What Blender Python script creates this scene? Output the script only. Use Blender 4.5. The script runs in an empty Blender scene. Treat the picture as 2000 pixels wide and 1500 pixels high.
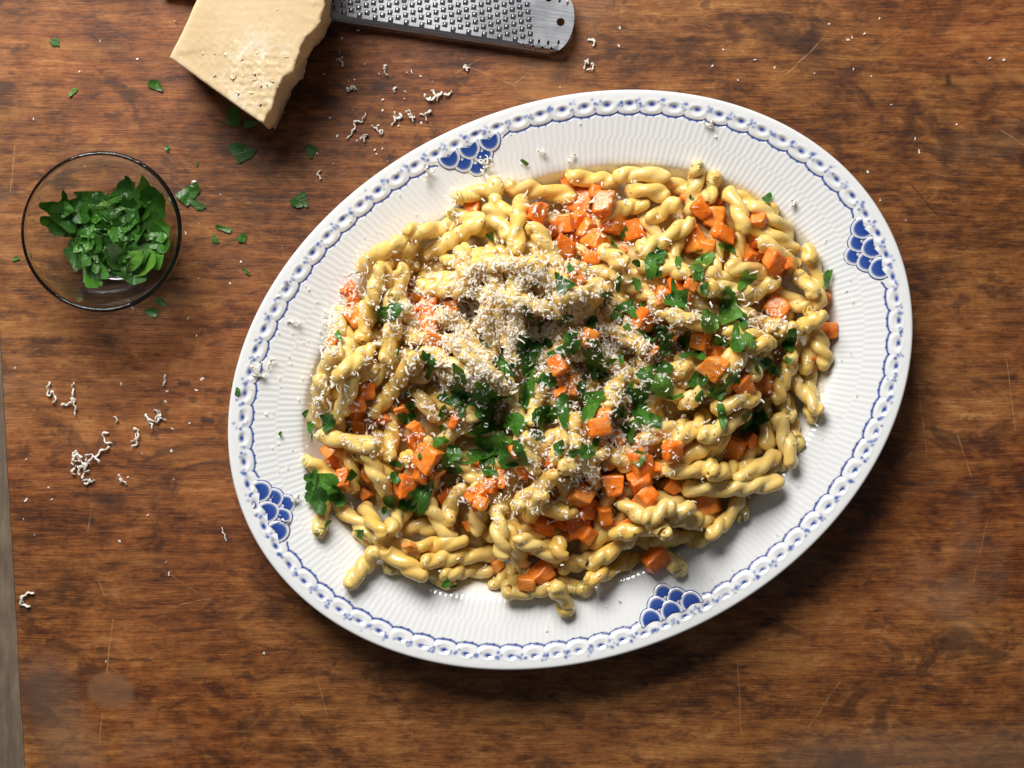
import bpy, bmesh, math, random
import numpy as np
from mathutils import Vector, Matrix
from mathutils.geometry import delaunay_2d_cdt

# ------------------------------------------------------------------ camera, world, light
rng = np.random.default_rng(11)
random.seed(5)
scene = bpy.context.scene
COL = scene.collection
S = 0.53333 / 2000.0            # metres per photo pixel on the table
HC = 0.95                       # camera height above the table

cam_d = bpy.data.cameras.new('camera')
cam = bpy.data.objects.new('camera', cam_d)
COL.objects.link(cam)
cam.location = (0, 0, HC)
cam.rotation_euler = (0, 0, 0)
cam_d.sensor_width = 36
cam_d.lens = 36 * HC / 0.53333
cam_d.clip_start = 0.01
cam_d.clip_end = 50
cam_d.dof.use_dof = True
cam_d.dof.focus_distance = HC - 0.036
cam_d.dof.aperture_fstop = 9.0
scene.camera = cam

world = bpy.data.worlds.new('World')
scene.world = world
world.use_nodes = True
bg = world.node_tree.nodes['Background']
bg.inputs[0].default_value = (0.80, 0.88, 1.0, 1)
bg.inputs[1].default_value = 0.10

def area(name, loc, target, sx, sy, power, color):
    d = bpy.data.lights.new(name, 'AREA')
    d.shape = 'RECTANGLE'; d.size = sx; d.size_y = sy
    d.energy = power; d.color = color
    o = bpy.data.objects.new(name, d); COL.objects.link(o)
    o.location = loc
    o.rotation_euler = (Vector(target) - Vector(loc)).to_track_quat('-Z', 'Y').to_euler()
    return o
area('window_light', (-0.38, 0.91, 0.87), (0, 0, 0), 0.72, 0.64, 29, (1.0, 0.975, 0.94))

scene.view_settings.view_transform = 'Standard'
scene.view_settings.look = 'None'
scene.view_settings.exposure = 0
scene.view_settings.gamma = 1
scene.cycles.use_denoising = True
scene.cycles.max_bounces = 10
scene.cycles.transmission_bounces = 8

# ------------------------------------------------------------------ helpers
def W(px, py, z=0.0):
    """photo pixel -> world point at height z"""
    k = S * (1 - z / HC)
    return np.array([(px - 1000) * k, (750 - py) * k, z])

def add_mesh(name, verts, faces, mat, parent=None, smooth=True, loc=None):
    me = bpy.data.meshes.new(name)
    v = np.asarray(verts, dtype=float)
    if loc is not None:
        v = v - np.asarray(loc)
    me.from_pydata(v.tolist(), [], faces if isinstance(faces, list) else faces.tolist())
    if smooth:
        me.polygons.foreach_set('use_smooth', [True] * len(me.polygons))
    me.materials.append(mat)
    o = bpy.data.objects.new(name, me)
    COL.objects.link(o)
    if parent: o.parent = parent
    if loc is not None: o.location = loc
    return o

def tag(o, label=None, cat=None, group=None, kind=None):
    if label: o['label'] = label
    if cat: o['category'] = cat
    if group: o['group'] = group
    if kind: o['kind'] = kind
    return o

def empty(name, loc):
    o = bpy.data.objects.new(name, None); COL.objects.link(o)
    o.location = loc; o.empty_display_size = 0.01
    return o

def grid_faces(nr, nc, wrap=True, off=0):
    i = np.arange(nr - 1)[:, None]; j = np.arange(nc if wrap else nc - 1)[None, :]
    j2 = (j + 1) % nc
    f = np.stack([i * nc + j, i * nc + j2, (i + 1) * nc + j2, (i + 1) * nc + j], -1).reshape(-1, 4)
    return f + off

class NT:
    """tiny node builder"""
    def __init__(s, name):
        s.m = bpy.data.materials.new(name); s.m.use_nodes = True
        s.t = s.m.node_tree; s.n = s.t.nodes
        s.b = s.n['Principled BSDF']
    def new(s, t, **kw):
        n = s.n.new(t)
        for k, v in kw.items(): setattr(n, k, v)
        return n
    def link(s, a, b): s.t.links.new(a, b)
    def put(s, sock, v):
        if hasattr(v, 'is_output'): s.link(v, sock)
        elif v is not None: sock.default_value = v
    def math(s, op, a, b=None, c=None, clamp=False):
        n = s.new('ShaderNodeMath', operation=op); n.use_clamp = clamp
        s.put(n.inputs[0], a)
        if b is not None: s.put(n.inputs[1], b)
        if c is not None: s.put(n.inputs[2], c)
        return n.outputs[0]
    def vmath(s, op, a, b=None):
        n = s.new('ShaderNodeVectorMath', operation=op)
        s.put(n.inputs[0], a)
        if b is not None: s.put(n.inputs[1], b)
        return n.outputs['Value'] if op in ('LENGTH', 'DOT_PRODUCT', 'DISTANCE') else n.outputs[0]
    def mapping(s, v, scale, loc=(0, 0, 0), rot=(0, 0, 0)):
        n = s.new('ShaderNodeMapping'); s.put(n.inputs[0], v)
        n.inputs[1].default_value = loc; n.inputs[2].default_value = rot; n.inputs[3].default_value = scale
        return n.outputs[0]
    def noise(s, v, scale, detail=3, rough=.55, dist=0):
        n = s.new('ShaderNodeTexNoise'); s.put(n.inputs['Vector'], v)
        n.inputs['Scale'].default_value = scale; n.inputs['Detail'].default_value = detail
        n.inputs['Roughness'].default_value = rough; n.inputs['Distortion'].default_value = dist
        return n.outputs[0]
    def ramp(s, f, stops, interp='LINEAR'):
        n = s.new('ShaderNodeValToRGB'); s.put(n.inputs[0], f)
        cr = n.color_ramp; cr.interpolation = interp
        while len(cr.elements) < len(stops): cr.elements.new(.5)
        for e, (p, c) in zip(cr.elements, stops):
            e.position = p; e.color = (*c, 1) if len(c) == 3 else c
        return n.outputs[0]
    def rng(s, f, a, b, c=0., d=1.):
        n = s.new('ShaderNodeMapRange', interpolation_type='SMOOTHSTEP')
        s.put(n.inputs[0], f)
        for i, v in enumerate((a, b, c, d)): n.inputs[1 + i].default_value = v
        return n.outputs[0]
    def mix(s, f, a, b, mode='MIX'):
        n = s.new('ShaderNodeMix', data_type='RGBA', blend_type=mode)
        s.put(n.inputs[0], f)
        s.put(n.inputs[6], a if hasattr(a, 'is_output') else (*a, 1))
        s.put(n.inputs[7], b if hasattr(b, 'is_output') else (*b, 1))
        return n.outputs[2]
    def obj(s): return s.new('ShaderNodeTexCoord').outputs['Object']
    def rand(s): return s.new('ShaderNodeObjectInfo').outputs['Random']
    def pos(s): return s.new('ShaderNodeNewGeometry').outputs['Position']
    def bump(s, h, strength, dist):
        n = s.new('ShaderNodeBump'); s.put(n.inputs['Height'], h)
        n.inputs['Strength'].default_value = strength; n.inputs['Distance'].default_value = dist
        s.link(n.outputs[0], s.b.inputs['Normal']); return n
    def set(s, **kw):
        for k, v in kw.items(): s.put(s.b.inputs[k.replace('_', ' ')], v)

# ------------------------------------------------------------------ materials
def mat_wood():
    m = NT('worn_wood')
    p = m.pos()
    warp = m.noise(m.mapping(p, (6, 14, 1)), 1.0, 2)
    wv = m.new('ShaderNodeCombineXYZ'); m.put(wv.inputs[1], m.math('MULTIPLY', m.math('SUBTRACT', warp, .5), .012))
    q = m.vmath('ADD', p, wv.outputs[0])
    fine = m.noise(m.mapping(q, (60, 1500, 1)), 1.0, 5, .7)
    med = m.noise(m.mapping(q, (16, 260, 1)), 1.0, 4, .62)
    board = m.noise(m.mapping(q, (2.6, 32, 1)), 1.0, 3, .5)
    blot = m.noise(m.mapping(p, (26, 46, 1)), 1.0, 5, .72, .6)
    mott = m.noise(m.mapping(p, (85, 170, 1)), 1.0, 6, .78, .3)
    patch = m.noise(m.mapping(p, (5, 6.5, 1), (3.1, 1.7, 0)), 1.0, 3, .55)
    v = m.math('MULTIPLY', fine, .50)
    v = m.math('MULTIPLY_ADD', med, .30, v)
    v = m.math('MULTIPLY_ADD', board, .22, v)
    v = m.math('MULTIPLY_ADD', blot, .42, v)
    v = m.math('MULTIPLY_ADD', mott, .40, v)
    v = m.math('MULTIPLY_ADD', patch, .26, v)
    v = m.math('MULTIPLY_ADD', m.math('SUBTRACT', v, 1.05), 1.6, .49)
    col = m.ramp(v, [(.14, (.022, .007, .003)), (.32, (.082, .026, .007)), (.47, (.190, .064, .014)),
                     (.62, (.305, .118, .029)), (.84, (.49, .245, .085))])
    # red-brown versus ochre drift
    hue = m.noise(m.mapping(p, (4, 7, 1), (9, 2, 0)), 1.0, 2)
    col = m.mix(m.rng(hue, .42, .62, 0, .5), col, m.mix(1.0, col, (.88, .62, .50), 'MULTIPLY'))
    # short dark pores
    pore = m.noise(m.mapping(q, (170, 1500, 1)), 1.0, 2, .5)
    col = m.mix(m.rng(pore, .60, .70, 0, .55), col, (.030, .010, .004))
    # dark water stains
    st = m.noise(m.mapping(p, (24, 38, 1), (1.3, 7.7, 0)), 1.0, 4, .7, .8)
    col = m.mix(m.rng(st, .525, .66, 0, .66), col, (.028, .010, .005))
    flk = m.noise(m.mapping(p, (70, 150, 1), (4.2, 8.1, 0)), 1.0, 3, .6, .4)
    col = m.mix(m.rng(flk, .57, .67, 0, .55), col, (.034, .011, .005))
    amber = m.noise(m.mapping(q, (11, 60, 1), (2.2, 5.1, 0)), 1.0, 3, .6)  # random warm orange streaks along the grain
    col = m.mix(m.rng(amber, .55, .75, 0, .38), col, (.50, .22, .055))
    # pale dry scuffed patches
    dry = m.noise(m.mapping(p, (7, 9, 1), (5.5, 3.3, 0)), 1.0, 4, .65)
    drym = m.math('MULTIPLY', m.rng(dry, .56, .74, 0, .42), m.rng(fine, .3, .6, .4, 1))
    col = m.mix(drym, col, (.30, .19, .115))
    # scratches, knots and ring marks, each where it lies on the table
    jit = m.new('ShaderNodeTexNoise'); m.put(jit.inputs['Vector'], p); jit.inputs['Scale'].default_value = 60
    jv = m.vmath('MULTIPLY', m.vmath('SUBTRACT', jit.outputs['Color'], (.5, .5, .5)), (.0016, .0016, 0))
    pj = m.vmath('ADD', m.vmath('MULTIPLY', p, (1, 1, 0)), jv)
    brk = m.rng(m.noise(m.mapping(p, (220, 220, 1)), 1.0, 2), .35, .6, .25, 1)
    def seg(a, b, w0, w1):
        A = W(*a); B = W(*b); ba = B - A; L2 = max(float(ba @ ba), 1e-9)
        pa = m.vmath('SUBTRACT', pj, tuple(A))
        h = m.math('MULTIPLY', m.vmath('DOT_PRODUCT', pa, tuple(ba)), 1 / L2, clamp=True)
        n = m.new('ShaderNodeVectorMath', operation='SCALE'); n.inputs[0].default_value = tuple(ba); m.put(n.inputs[3], h)
        d = m.vmath('LENGTH', m.vmath('SUBTRACT', pa, n.outputs[0]))
        return m.rng(d, w0 * S, w1 * S, 1, 0)
    light = [((1534, 146), (1608, 74), 1.0), ((1788, 703), (1810, 883), .8), ((1867, 840), (1897, 933), .8),
             ((1965, 700), (1983, 840), .8), ((220, 1209), (208, 1316), 1), ((199, 1393), (194, 1452), .9),
             ((192, 1134), (206, 1165), .8), ((350, 1181), (406, 1169), .7), ((29, 284), (20, 375), 1),
             ((1002, 165), (1034, 140), .6), ((905, 125), (1010, 168), .5), ((880, 150), (940, 112), .5),
             ((1440, 1290), (1448, 1430), .6), ((1640, 1330), (1580, 1420), .6), ((180, 985), (172, 1040), .7),
             ((620, 1330), (640, 1400), .5), ((1950, 250), (2010, 290), .8), ((380, 700), (392, 640), .5),
             ((200, 1290), (240, 1320), .4), ((1900, 1140), (1930, 1010), .5), ((1325, 40), (1400, 25), .4),
             ((300, 1100), (420, 1180), .4), ((540, 440), (560, 520), .35), ((1700, 100), (1760, 60), .35)]
    acc = None
    for a, b, s in light:
        f = m.math('MULTIPLY', seg(a, b, .2, 1.6), s * .62)
        acc = f if acc is None else m.math('MAXIMUM', acc, f)
    acc = m.math('MULTIPLY', acc, brk)
    col = m.mix(acc, col, (.52, .29, .13))
    dark = [((352, 750), (368, 750), 2, 9, .75), ((398, 820), (414, 822), 2, 10, .8), ((1851, 150), (1852, 162), 2, 9, .8),
            ((1780, 362), (1830, 420), .3, 2.2, .8), ((1830, 420), (1905, 424), .3, 2.2, .7), ((1830, 60), (1866, 14), 4, 28, .4),
            ((1846, 210), (1852, 330), 2, 22, .35), ((345, 1410), (350, 1412), 4, 12, .2), ((70, 1345), (75, 1400), 10, 46, .5),
            ((200, 975), (230, 985), 6, 26, .55), ((1330, 95), (1345, 98), 6, 24, .5), ((1580, 80), (1600, 130), 8, 40, .35)]
    acc2 = None
    for a, b, w0, w1, s in dark:
        f = m.math('MULTIPLY', seg(a, b, w0, w1), s)
        acc2 = f if acc2 is None else m.math('MAXIMUM', acc2, f)
    col = m.mix(acc2, col, (.022, .010, .006))
    ringm = m.math('MULTIPLY', seg((205, 1345), (228, 1352), 26, 40), .45)
    grey = m.math('MULTIPLY', m.math('MAXIMUM', seg((90, 1330), (140, 1480), 10, 90), seg((1560, 1490), (2050, 1470), 10, 90)), .40)
    col = m.mix(ringm, col, (.25, .135, .07))
    col = m.mix(grey, col, (.17, .11, .075))
    m.set(Base_Color=col, Roughness=m.rng(patch, .3, .7, .42, .60))
    m.b.inputs['Specular IOR Level'].default_value = .35
    h = m.math('MULTIPLY_ADD', fine, .5, m.math('MULTIPLY', med, .5))
    h = m.math('MULTIPLY_ADD', acc, -.8, h)
    m.bump(h, .35, .0006)
    return m.m

def mat_edge():
    m = NT('grey_edge_wood')
    p = m.pos()
    a = m.noise(m.mapping(p, (300, 40, 1)), 1.0, 4, .65)
    b = m.noise(m.mapping(p, (30, 30, 1)), 1.0, 4, .6)
    v = m.math('MULTIPLY_ADD', a, .5, m.math('MULTIPLY', b, .5))
    col = m.ramp(v, [(.3, (.065, .042, .026)), (.5, (.135, .095, .06)), (.7, (.24, .18, .12))])
    m.set(Base_Color=col, Roughness=.6)
    m.bump(v, .3, .0006)
    return m.m

def mat_porcelain():
    m = NT('porcelain')
    at = m.new('ShaderNodeVertexColor', layer_name='paint')
    m.set(Base_Color=at.outputs[0], Roughness=.10)
    m.b.inputs['Coat Weight'].default_value = .5
    m.b.inputs['Coat Roughness'].default_value = .04
    m.b.inputs['Subsurface Weight'].default_value = .0
    n = m.noise(m.pos(), 160, 2)
    m.bump(n, .04, .0006)
    return m.m

def mat_pasta():
    m = NT('cooked_pasta')
    o = m.obj(); r = m.rand(); p = m.pos()
    n = m.noise(p, 90, 3)
    n2 = m.noise(p, 320, 4, .6)
    base = m.ramp(r, [(0, (.82, .51, .10)), (.35, (.84, .57, .145)), (.7, (.84, .60, .19)), (1, (.81, .56, .16))])
    base = m.mix(m.rng(n, .35, .68, 0, .5), base, (.88, .67, .27))
    base = m.mix(m.rng(n2, .60, .76, 0, .35), base, (.62, .34, .07))
    v = m.new('ShaderNodeTexVoronoi'); m.put(v.inputs['Vector'], p); v.inputs['Scale'].default_value = 330
    sep = m.new('ShaderNodeSeparateColor'); m.link(v.outputs['Color'], sep.inputs[0])
    spk = m.math('MULTIPLY', m.rng(v.outputs['Distance'], .10, .22, 1, 0), m.math('GREATER_THAN', sep.outputs[0], .90))
    base = m.mix(m.math('MULTIPLY', spk, .9), base, (.03, .022, .012))
    m.set(Base_Color=base, Roughness=m.rng(n2, .35, .7, .15, .32))
    m.b.inputs['Subsurface Weight'].default_value = .5
    m.b.inputs['Subsurface Radius'].default_value = (1.0, .55, .16)
    m.b.inputs['Subsurface Scale'].default_value = .0028
    m.b.inputs['Coat Weight'].default_value = .5
    m.b.inputs['Coat Roughness'].default_value = .06
    m.bump(m.math('MULTIPLY_ADD', m.noise(p, 1100, 3, .6), .35, m.math('MULTIPLY_ADD', n2, .7, n)), .40, .0013)
    return m.m

def mat_sauce():
    m = NT('cream_sauce')
    p = m.pos(); n = m.noise(p, 120, 4)
    m.set(Base_Color=m.ramp(n, [(.3, (.52, .30, .085)), (.7, (.72, .50, .20))]), Roughness=.3)
    m.bump(n, .6, .003)
    return m.m

def mat_carrot():
    m = NT('cooked_carrot')
    o = m.obj(); r = m.rand(); p = m.pos()
    n = m.noise(p, 140, 4)
    base = m.ramp(r, [(0, (.84, .165, .008)), (.5, (.90, .225, .014)), (1, (.88, .28, .028))])
    base = m.mix(m.rng(n, .44, .70, 0, .6), base, (.90, .42, .13))
    m.set(Base_Color=base, Roughness=.26)
    m.b.inputs['Subsurface Weight'].default_value = .3
    m.b.inputs['Subsurface Radius'].default_value = (1.0, .35, .08)
    m.b.inputs['Subsurface Scale'].default_value = .002
    m.b.inputs['Coat Weight'].default_value = .2
    m.b.inputs['Coat Roughness'].default_value = .12
    m.bump(m.math('MULTIPLY_ADD', m.noise(p, 420, 4), .6, m.noise(p, 170, 3)), .55, .0016)
    return m.m

def mat_leaf():
    m = NT('parsley_leaf')
    o = m.obj(); r = m.rand(); p = m.pos()
    s = m.new('ShaderNodeSeparateXYZ'); m.link(o, s.inputs[0])
    ay = m.math('ABSOLUTE', s.outputs[1])
    vein = m.math('PINGPONG', m.math('MULTIPLY', m.math('SUBTRACT', s.outputs[0], ay), 700), 1.0)
    vl = m.rng(vein, .0, .22, 1, 0)
    mid = m.rng(ay, .0, .00035, 1, 0)
    vv = m.math('MAXIMUM', m.math('MULTIPLY', vl, .45), mid)
    n = m.noise(p, 260, 3)
    base = m.ramp(r, [(0, (.024, .090, .010)), (.45, (.044, .155, .015)), (.8, (.075, .230, .024)), (1, (.14, .31, .04))])
    base = m.mix(m.rng(n, .35, .7, 0, .35), base, (.028, .095, .012))
    base = m.mix(m.math('MULTIPLY', vv, .40), base, (.16, .30, .06))
    geo = m.new('ShaderNodeNewGeometry')
    base = m.mix(m.math('MULTIPLY', geo.outputs['Backfacing'], .5), base, (.12, .22, .075))
    m.set(Base_Color=base, Roughness=.36)
    m.bump(m.math('MULTIPLY_ADD', vv, -.6, n), .5, .0006)
    tr = m.new('ShaderNodeBsdfTranslucent'); m.put(tr.inputs[0], m.mix(1.0, base, (1.6, 1.8, .6), 'MULTIPLY'))
    mx = m.new('ShaderNodeMixShader'); mx.inputs[0].default_value = .22
    out = m.n['Material Output']
    m.link(m.b.outputs[0], mx.inputs[1]); m.link(tr.outputs[0], mx.inputs[2]); m.link(mx.outputs[0], out.inputs[0])
    return m.m

def mat_shred():
    m = NT('grated_cheese')
    n = m.noise(m.pos(), 200, 2)
    base = m.ramp(n, [(.3, (.97, .91, .79)), (.7, (.98, .95, .88))])
    m.set(Base_Color=base, Roughness=.45)
    tr = m.new('ShaderNodeBsdfTranslucent'); m.put(tr.inputs[0], base)
    mx = m.new('ShaderNodeMixShader'); mx.inputs[0].default_value = .25
    out = m.n['Material Output']
    m.link(m.b.outputs[0], mx.inputs[1]); m.link(tr.outputs[0], mx.inputs[2]); m.link(mx.outputs[0], out.inputs[0])
    return m.m

def mat_cheese():
    m = NT('hard_cheese')
    p = m.pos()
    a = m.noise(p, 25, 3); b = m.noise(p, 260, 4, .65); c = m.noise(p, 95, 5, .7)
    base = m.mix(m.rng(a, .35, .65), (.74, .55, .31), (.79, .61, .37))
    base = m.mix(m.rng(b, .52, .72, 0, .3), base, (.88, .74, .52))
    loc = m.rng(m.vmath('DISTANCE', p, tuple(W(505, 152, .042))), .008, .030, 1, 0)
    base = m.mix(m.math('MULTIPLY', m.rng(c, .52, .60, 0, .75), loc), base, (.92, .83, .66))
    m.set(Base_Color=base, Roughness=.5)
    m.b.inputs['Subsurface Weight'].default_value = .25
    m.b.inputs['Subsurface Radius'].default_value = (1, .6, .3)
    m.b.inputs['Subsurface Scale'].default_value = .004
    m.bump(m.math('MULTIPLY_ADD', m.math('MULTIPLY', c, loc), 2.0, b), .14, .0012)
    return m.m

def mat_crystal():
    m = NT('cheese_crystal')
    m.set(Base_Color=(.86, .71, .46, 1), Roughness=.55)
    return m.m

def mat_steel():
    m = NT('brushed_steel')
    p = m.obj()
    n = m.noise(m.mapping(p, (60, 2600, 60)), 1.0, 3)
    b = m.noise(p, 40, 3)
    m.set(Base_Color=m.mix(m.rng(n, .3, .7), (.34, .35, .37), (.47, .48, .50)), Metallic=1.0,
          Roughness=m.rng(b, .3, .7, .30, .44))
    m.bump(n, .15, .0003)
    return m.m

def mat_handle():
    m = NT('black_handle'); n = m.noise(m.obj(), 300, 2)
    m.set(Base_Color=m.ramp(n, [(.3, (.012, .012, .013)), (.7, (.022, .022, .024))]), Roughness=.5)
    return m.m

def mat_glass():
    m = NT('clear_glass')
    m.set(Base_Color=(.985, 1, .992, 1), Roughness=.0, IOR=1.48)
    m.b.inputs['Transmission Weight'].default_value = 1
    return m.m

WOOD, EDGE, PORC, PASTA, SAUCE = mat_wood(), mat_edge(), mat_porcelain(), mat_pasta(), mat_sauce()
CARROT, LEAF, SHRED, CHEESE, STEEL = mat_carrot(), mat_leaf(), mat_shred(), mat_cheese(), mat_steel()
HANDLE, GLASS, CRYST = mat_handle(), mat_glass(), mat_crystal()

# ------------------------------------------------------------------ table
def slab(name, poly, z0, z1, mat, parent=None):
    n = len(poly)
    v = [(x, y, z1) for x, y in poly] + [(x, y, z0) for x, y in poly]
    f = [list(range(n)), list(range(2 * n - 1, n - 1, -1))]
    f += [[i, n + i, n + (i + 1) % n, (i + 1) % n] for i in range(n)]
    return add_mesh(name, v, f, mat, parent, smooth=False)
def exl(py, dx=0):   # slanted joint between the top and its end board
    q = W(0 + (py - 630) * 0.0575 + dx, py); return (q[0], q[1])
ys = np.linspace(-900, 2400, 160)
wob = np.cumsum(rng.normal(0, .35, len(ys))); wob -= np.linspace(0, wob[-1], len(ys))
right = [tuple(W(3200, 2400)[:2]), tuple(W(3200, -900)[:2])]
poly = [exl(y, w) for y, w in zip(ys, wob)] + right
table = slab('tabletop', poly[::1], -0.035, 0.0, WOOD)
tag(table, 'worn reddish brown wooden tabletop with scratches and dark stains', 'table', kind='structure')
poly2 = [tuple(W(-900, 2400)[:2]), tuple(W(-900, -900)[:2])][::-1]
poly2 = [exl(y, w - 1.5) for y, w in zip(ys[::-1], wob[::-1])] + [tuple(W(-900, -900)[:2]), tuple(W(-900, 2400)[:2])]
eb = slab('edge_board', poly2, -0.035, -0.0006, EDGE, table)

# ------------------------------------------------------------------ platter
ZL = 0.027
PC = W(1114, 742, ZL); PXC, PYC = PC[0], PC[1]
KL = S * (1 - ZL / HC)
A0, B0 = 690 * KL, 539 * KL
TH = math.radians(23.6); CT, ST = math.cos(TH), math.sin(TH)
NL = 84; NS = NL * 36
_t = np.linspace(0, 2 * np.pi, 40001)
_am, _bm = A0 - 30 * KL, B0 - 30 * KL
_ds = np.hypot(-_am * np.sin(_t), _bm * np.cos(_t))
_s = np.concatenate([[0], np.cumsum((_ds[1:] + _ds[:-1]) / 2 * np.diff(_t))]); _s /= _s[-1]
def s2t(s): return np.interp(np.mod(s, 1.0), _s, _t)

def prof(d):
    """platter surface height at inset d (m) from the lip"""
    D = np.array([0, .0006, .0025, .005, .012, .022, .033, .036, .0385, .041, .044, .048, .20])
    Z = np.array([.0268, .0272, .0271, .0266, .0247, .0219, .0187, .0174, .0142, .0105, .0075, .0063, .0060])
    return np.interp(d, D, Z)
_dd = np.linspace(-.01, .2, 2101)
_pp = prof(_dd); _k = np.hanning(31); _k /= _k.sum()
_ps = np.convolve(np.pad(_pp, 15, 'edge'), _k, 'valid')
_w = np.clip((_dd - .003) / .003, 0, 1)
_ps = _pp * (1 - _w) + _ps * _w
def prof_s(d): return np.interp(d, _dd, _ps)
def sstep(x, a, b):
    t = np.clip((x - a) / (b - a), 0, 1); return t * t * (3 - 2 * t)

BLUE = np.array([.014, .055, .31]); MID = np.array([.06, .135, .43]); WHITE = np.array([.80, .805, .80])
jit_u = rng.normal(0, .02, NL); jit_a = rng.uniform(.55, 1.0, NL); jit_w = rng.normal(0, .8, NL)
FL = rng.normal(0, 1, (NL, 8, 2)); FLr = rng.uniform(2.6, 4.6, (NL, 8)); FLa = rng.uniform(.45, 1.0, (NL, 8))
def lace(s, w):
    """s: around (0..1), w: inset in photo px. returns relief (m), colour"""
    L = s * NL
    k = np.floor(L).astype(int) % NL
    u = L - np.floor(L) - .5                       # loop centre at u = 0, cusps at +-0.5
    P = 44.0
    relief = np.zeros_like(w); col = np.broadcast_to(WHITE, w.shape + (3,)).copy()
    scal = 39.5 + 6.5 * np.sqrt(np.clip(1 - (2 * u) ** 2, 0, 1)) ** 1.2
    # raised loop with a hollow eye
    e1 = np.hypot(u * P / 21.5, (w - 29) / 14.5)
    e2 = np.hypot((u - jit_u[k]) * P / 13.0, (w - 24.5) / 6.5)
    relief += .00034 * np.exp(-((e1 - .72) / .30) ** 2) - .00052 * np.exp(-(e2 ** 2) * 1.1)
    relief += .00018 * np.exp(-(((np.abs(u) - .5) * P / 7) ** 2 + ((w - 24) / 7) ** 2))
    relief -= .00035 * np.exp(-((w - scal - 1.5) / 2.2) ** 2)
    relief *= sstep(w, 8, 15) * (1 - sstep(w, 47, 53))
    def paint(a, c):
        nonlocal col
        a = np.clip(a, 0, 1)[..., None]
        col = col * (1 - a) + c * a
    # blue outline following the scallops, heavier at the cusps
    lw = 2.7 + 1.3 * np.exp(-((np.abs(u) - .5) / .06) ** 2) + .5 * np.exp(-((np.abs(u) - .18) / .05) ** 2)
    paint(1.15 - np.abs(w - scal - 1.0) / lw, BLUE)
    for du in (-.5, .5, -.17, .17):
        sc = 46.0 * 0 + (39.5 + 6.5 * math.sqrt(max(0, 1 - (2 * du) ** 2)) ** 1.2)
        paint(1.3 - np.hypot((u - du) * P, w - sc - 2.6) / 2.5, BLUE)
    # eye dot
    paint((1.45 - np.hypot((u - jit_u[k]) * P / 8.2, (w - 25.5 - jit_w[k]) / 4.9) * 1.1) * (.6 + .4 * jit_a[k]), BLUE)
    # small flower between loops (wraps across the cusp)
    kk = np.where(u > 0, k, (k - 1) % NL); uu = np.where(u > 0, u - .5, u + .5)
    for q in range(8):
        ox, oy = FL[kk, q, 0] * 5.0, FL[kk, q, 1] * 4.2
        a = 1.2 - np.hypot(uu * P - ox, (w - 24 - oy)) / FLr[kk, q]
        paint(np.clip(a, 0, 1) * FLa[kk, q] * .9, MID if q % 3 else BLUE)
    return relief, col

ring_d = np.concatenate([[0, .0002, .0006, .0012, .002, .003], np.arange(.0038, .0135, .00025),
                         np.arange(.0138, .0362, .0008), np.arange(.0366, .048, .0009)])
NB = len(ring_d)
sA = np.arange(NS) / NS
tt = s2t(sA); ctt, stt = np.cos(tt), np.sin(tt)
def ell(d, c=ctt, s=stt):
    x = (A0 - d) * c; y = (B0 - d) * s
    return PXC + x * CT - y * ST, PYC + x * ST + y * CT
V = np.zeros((NB + 9, NS, 3)); Cc = np.zeros((NB + 9, NS, 3)); Cc[:] = WHITE
def flute(s, d):
    band = sstep(d, .0225, .0240)
    ph = 2 * np.pi * 288 * s
    w = (np.cos(ph) * (1 - band) + np.cos(ph + np.pi) * band)
    amp = .000065 * sstep(d, .0122, .0145) * (1 - sstep(d, .0365, .0395))
    return w * amp
for i, d in enumerate(ring_d):
    x, y = ell(d)
    z = np.full(NS, prof_s(d)) + flute(sA, d)
    wpx = np.full(NS, d / KL)
    if 3 < wpx[0] < 60:
        r, c = lace(sA, wpx); z = z + r; Cc[i] = c
    V[i, :, 0], V[i, :, 1], V[i, :, 2] = x, y, z
for j, f in enumerate([.85, .7, .55, .42, .3, .2, .11, .05, .005]):
    i = NB + j
    x = (A0 - .048) * f * ctt; y = (B0 - .048) * f * stt
    V[i, :, 0] = PXC + x * CT - y * ST; V[i, :, 1] = PYC + x * ST + y * CT; V[i, :, 2] = .006
# yellow tint on the well: sauce smear plus painted reflection of the pasta
def sauce_and_reflection(x, y):
    return .5 + .5 * np.sin(x * 90 + 2 * np.sin(y * 70)) * np.cos(y * 80 + 1.3)
_c = np.array([PXC, PYC])
for i in range(len(V)):
    d = ring_d[i] if i < NB else .06
    if d < .034: continue
    k_ = sstep(d, .0355, .041) * (.30 + .40 * sauce_and_reflection(V[i, :, 0], V[i, :, 1])) * (.45 + .55 * sstep(V[i, :, 1] - PYC, -.06, .05))
    Cc[i] = Cc[i] * (1 - k_[:, None]) + np.array([.78, .66, .40]) * k_[:, None]
# vertex normals from the full grid so that the parts meet without a crease
dr = np.gradient(V, axis=0); da = (np.roll(V, -1, 1) - np.roll(V, 1, 1))
N = np.cross(da, dr); N /= np.linalg.norm(N, axis=2, keepdims=True) + 1e-12
N[N[..., 2] < 0] *= -1
platter = empty('oval_platter', (PXC, PYC, 0))
tag(platter, 'white oval porcelain platter with fluted rim and blue painted lace edge', 'platter')
def platter_part(name, i0, i1):
    v = V[i0:i1 + 1].reshape(-1, 3) - np.array([PXC, PYC, 0]); nn = N[i0:i1 + 1].reshape(-1, 3)
    c = Cc[i0:i1 + 1].reshape(-1, 3)
    f = grid_faces(i1 - i0 + 1, NS)
    o = add_mesh(name, v, f, PORC, platter)
    ca = o.data.color_attributes.new('paint', 'FLOAT_COLOR', 'POINT')
    ca.data.foreach_set('color', np.concatenate([c, np.ones((len(c), 1))], 1).ravel())
    o.data.normals_split_custom_set_from_vertices(nn.tolist())
    return o
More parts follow.
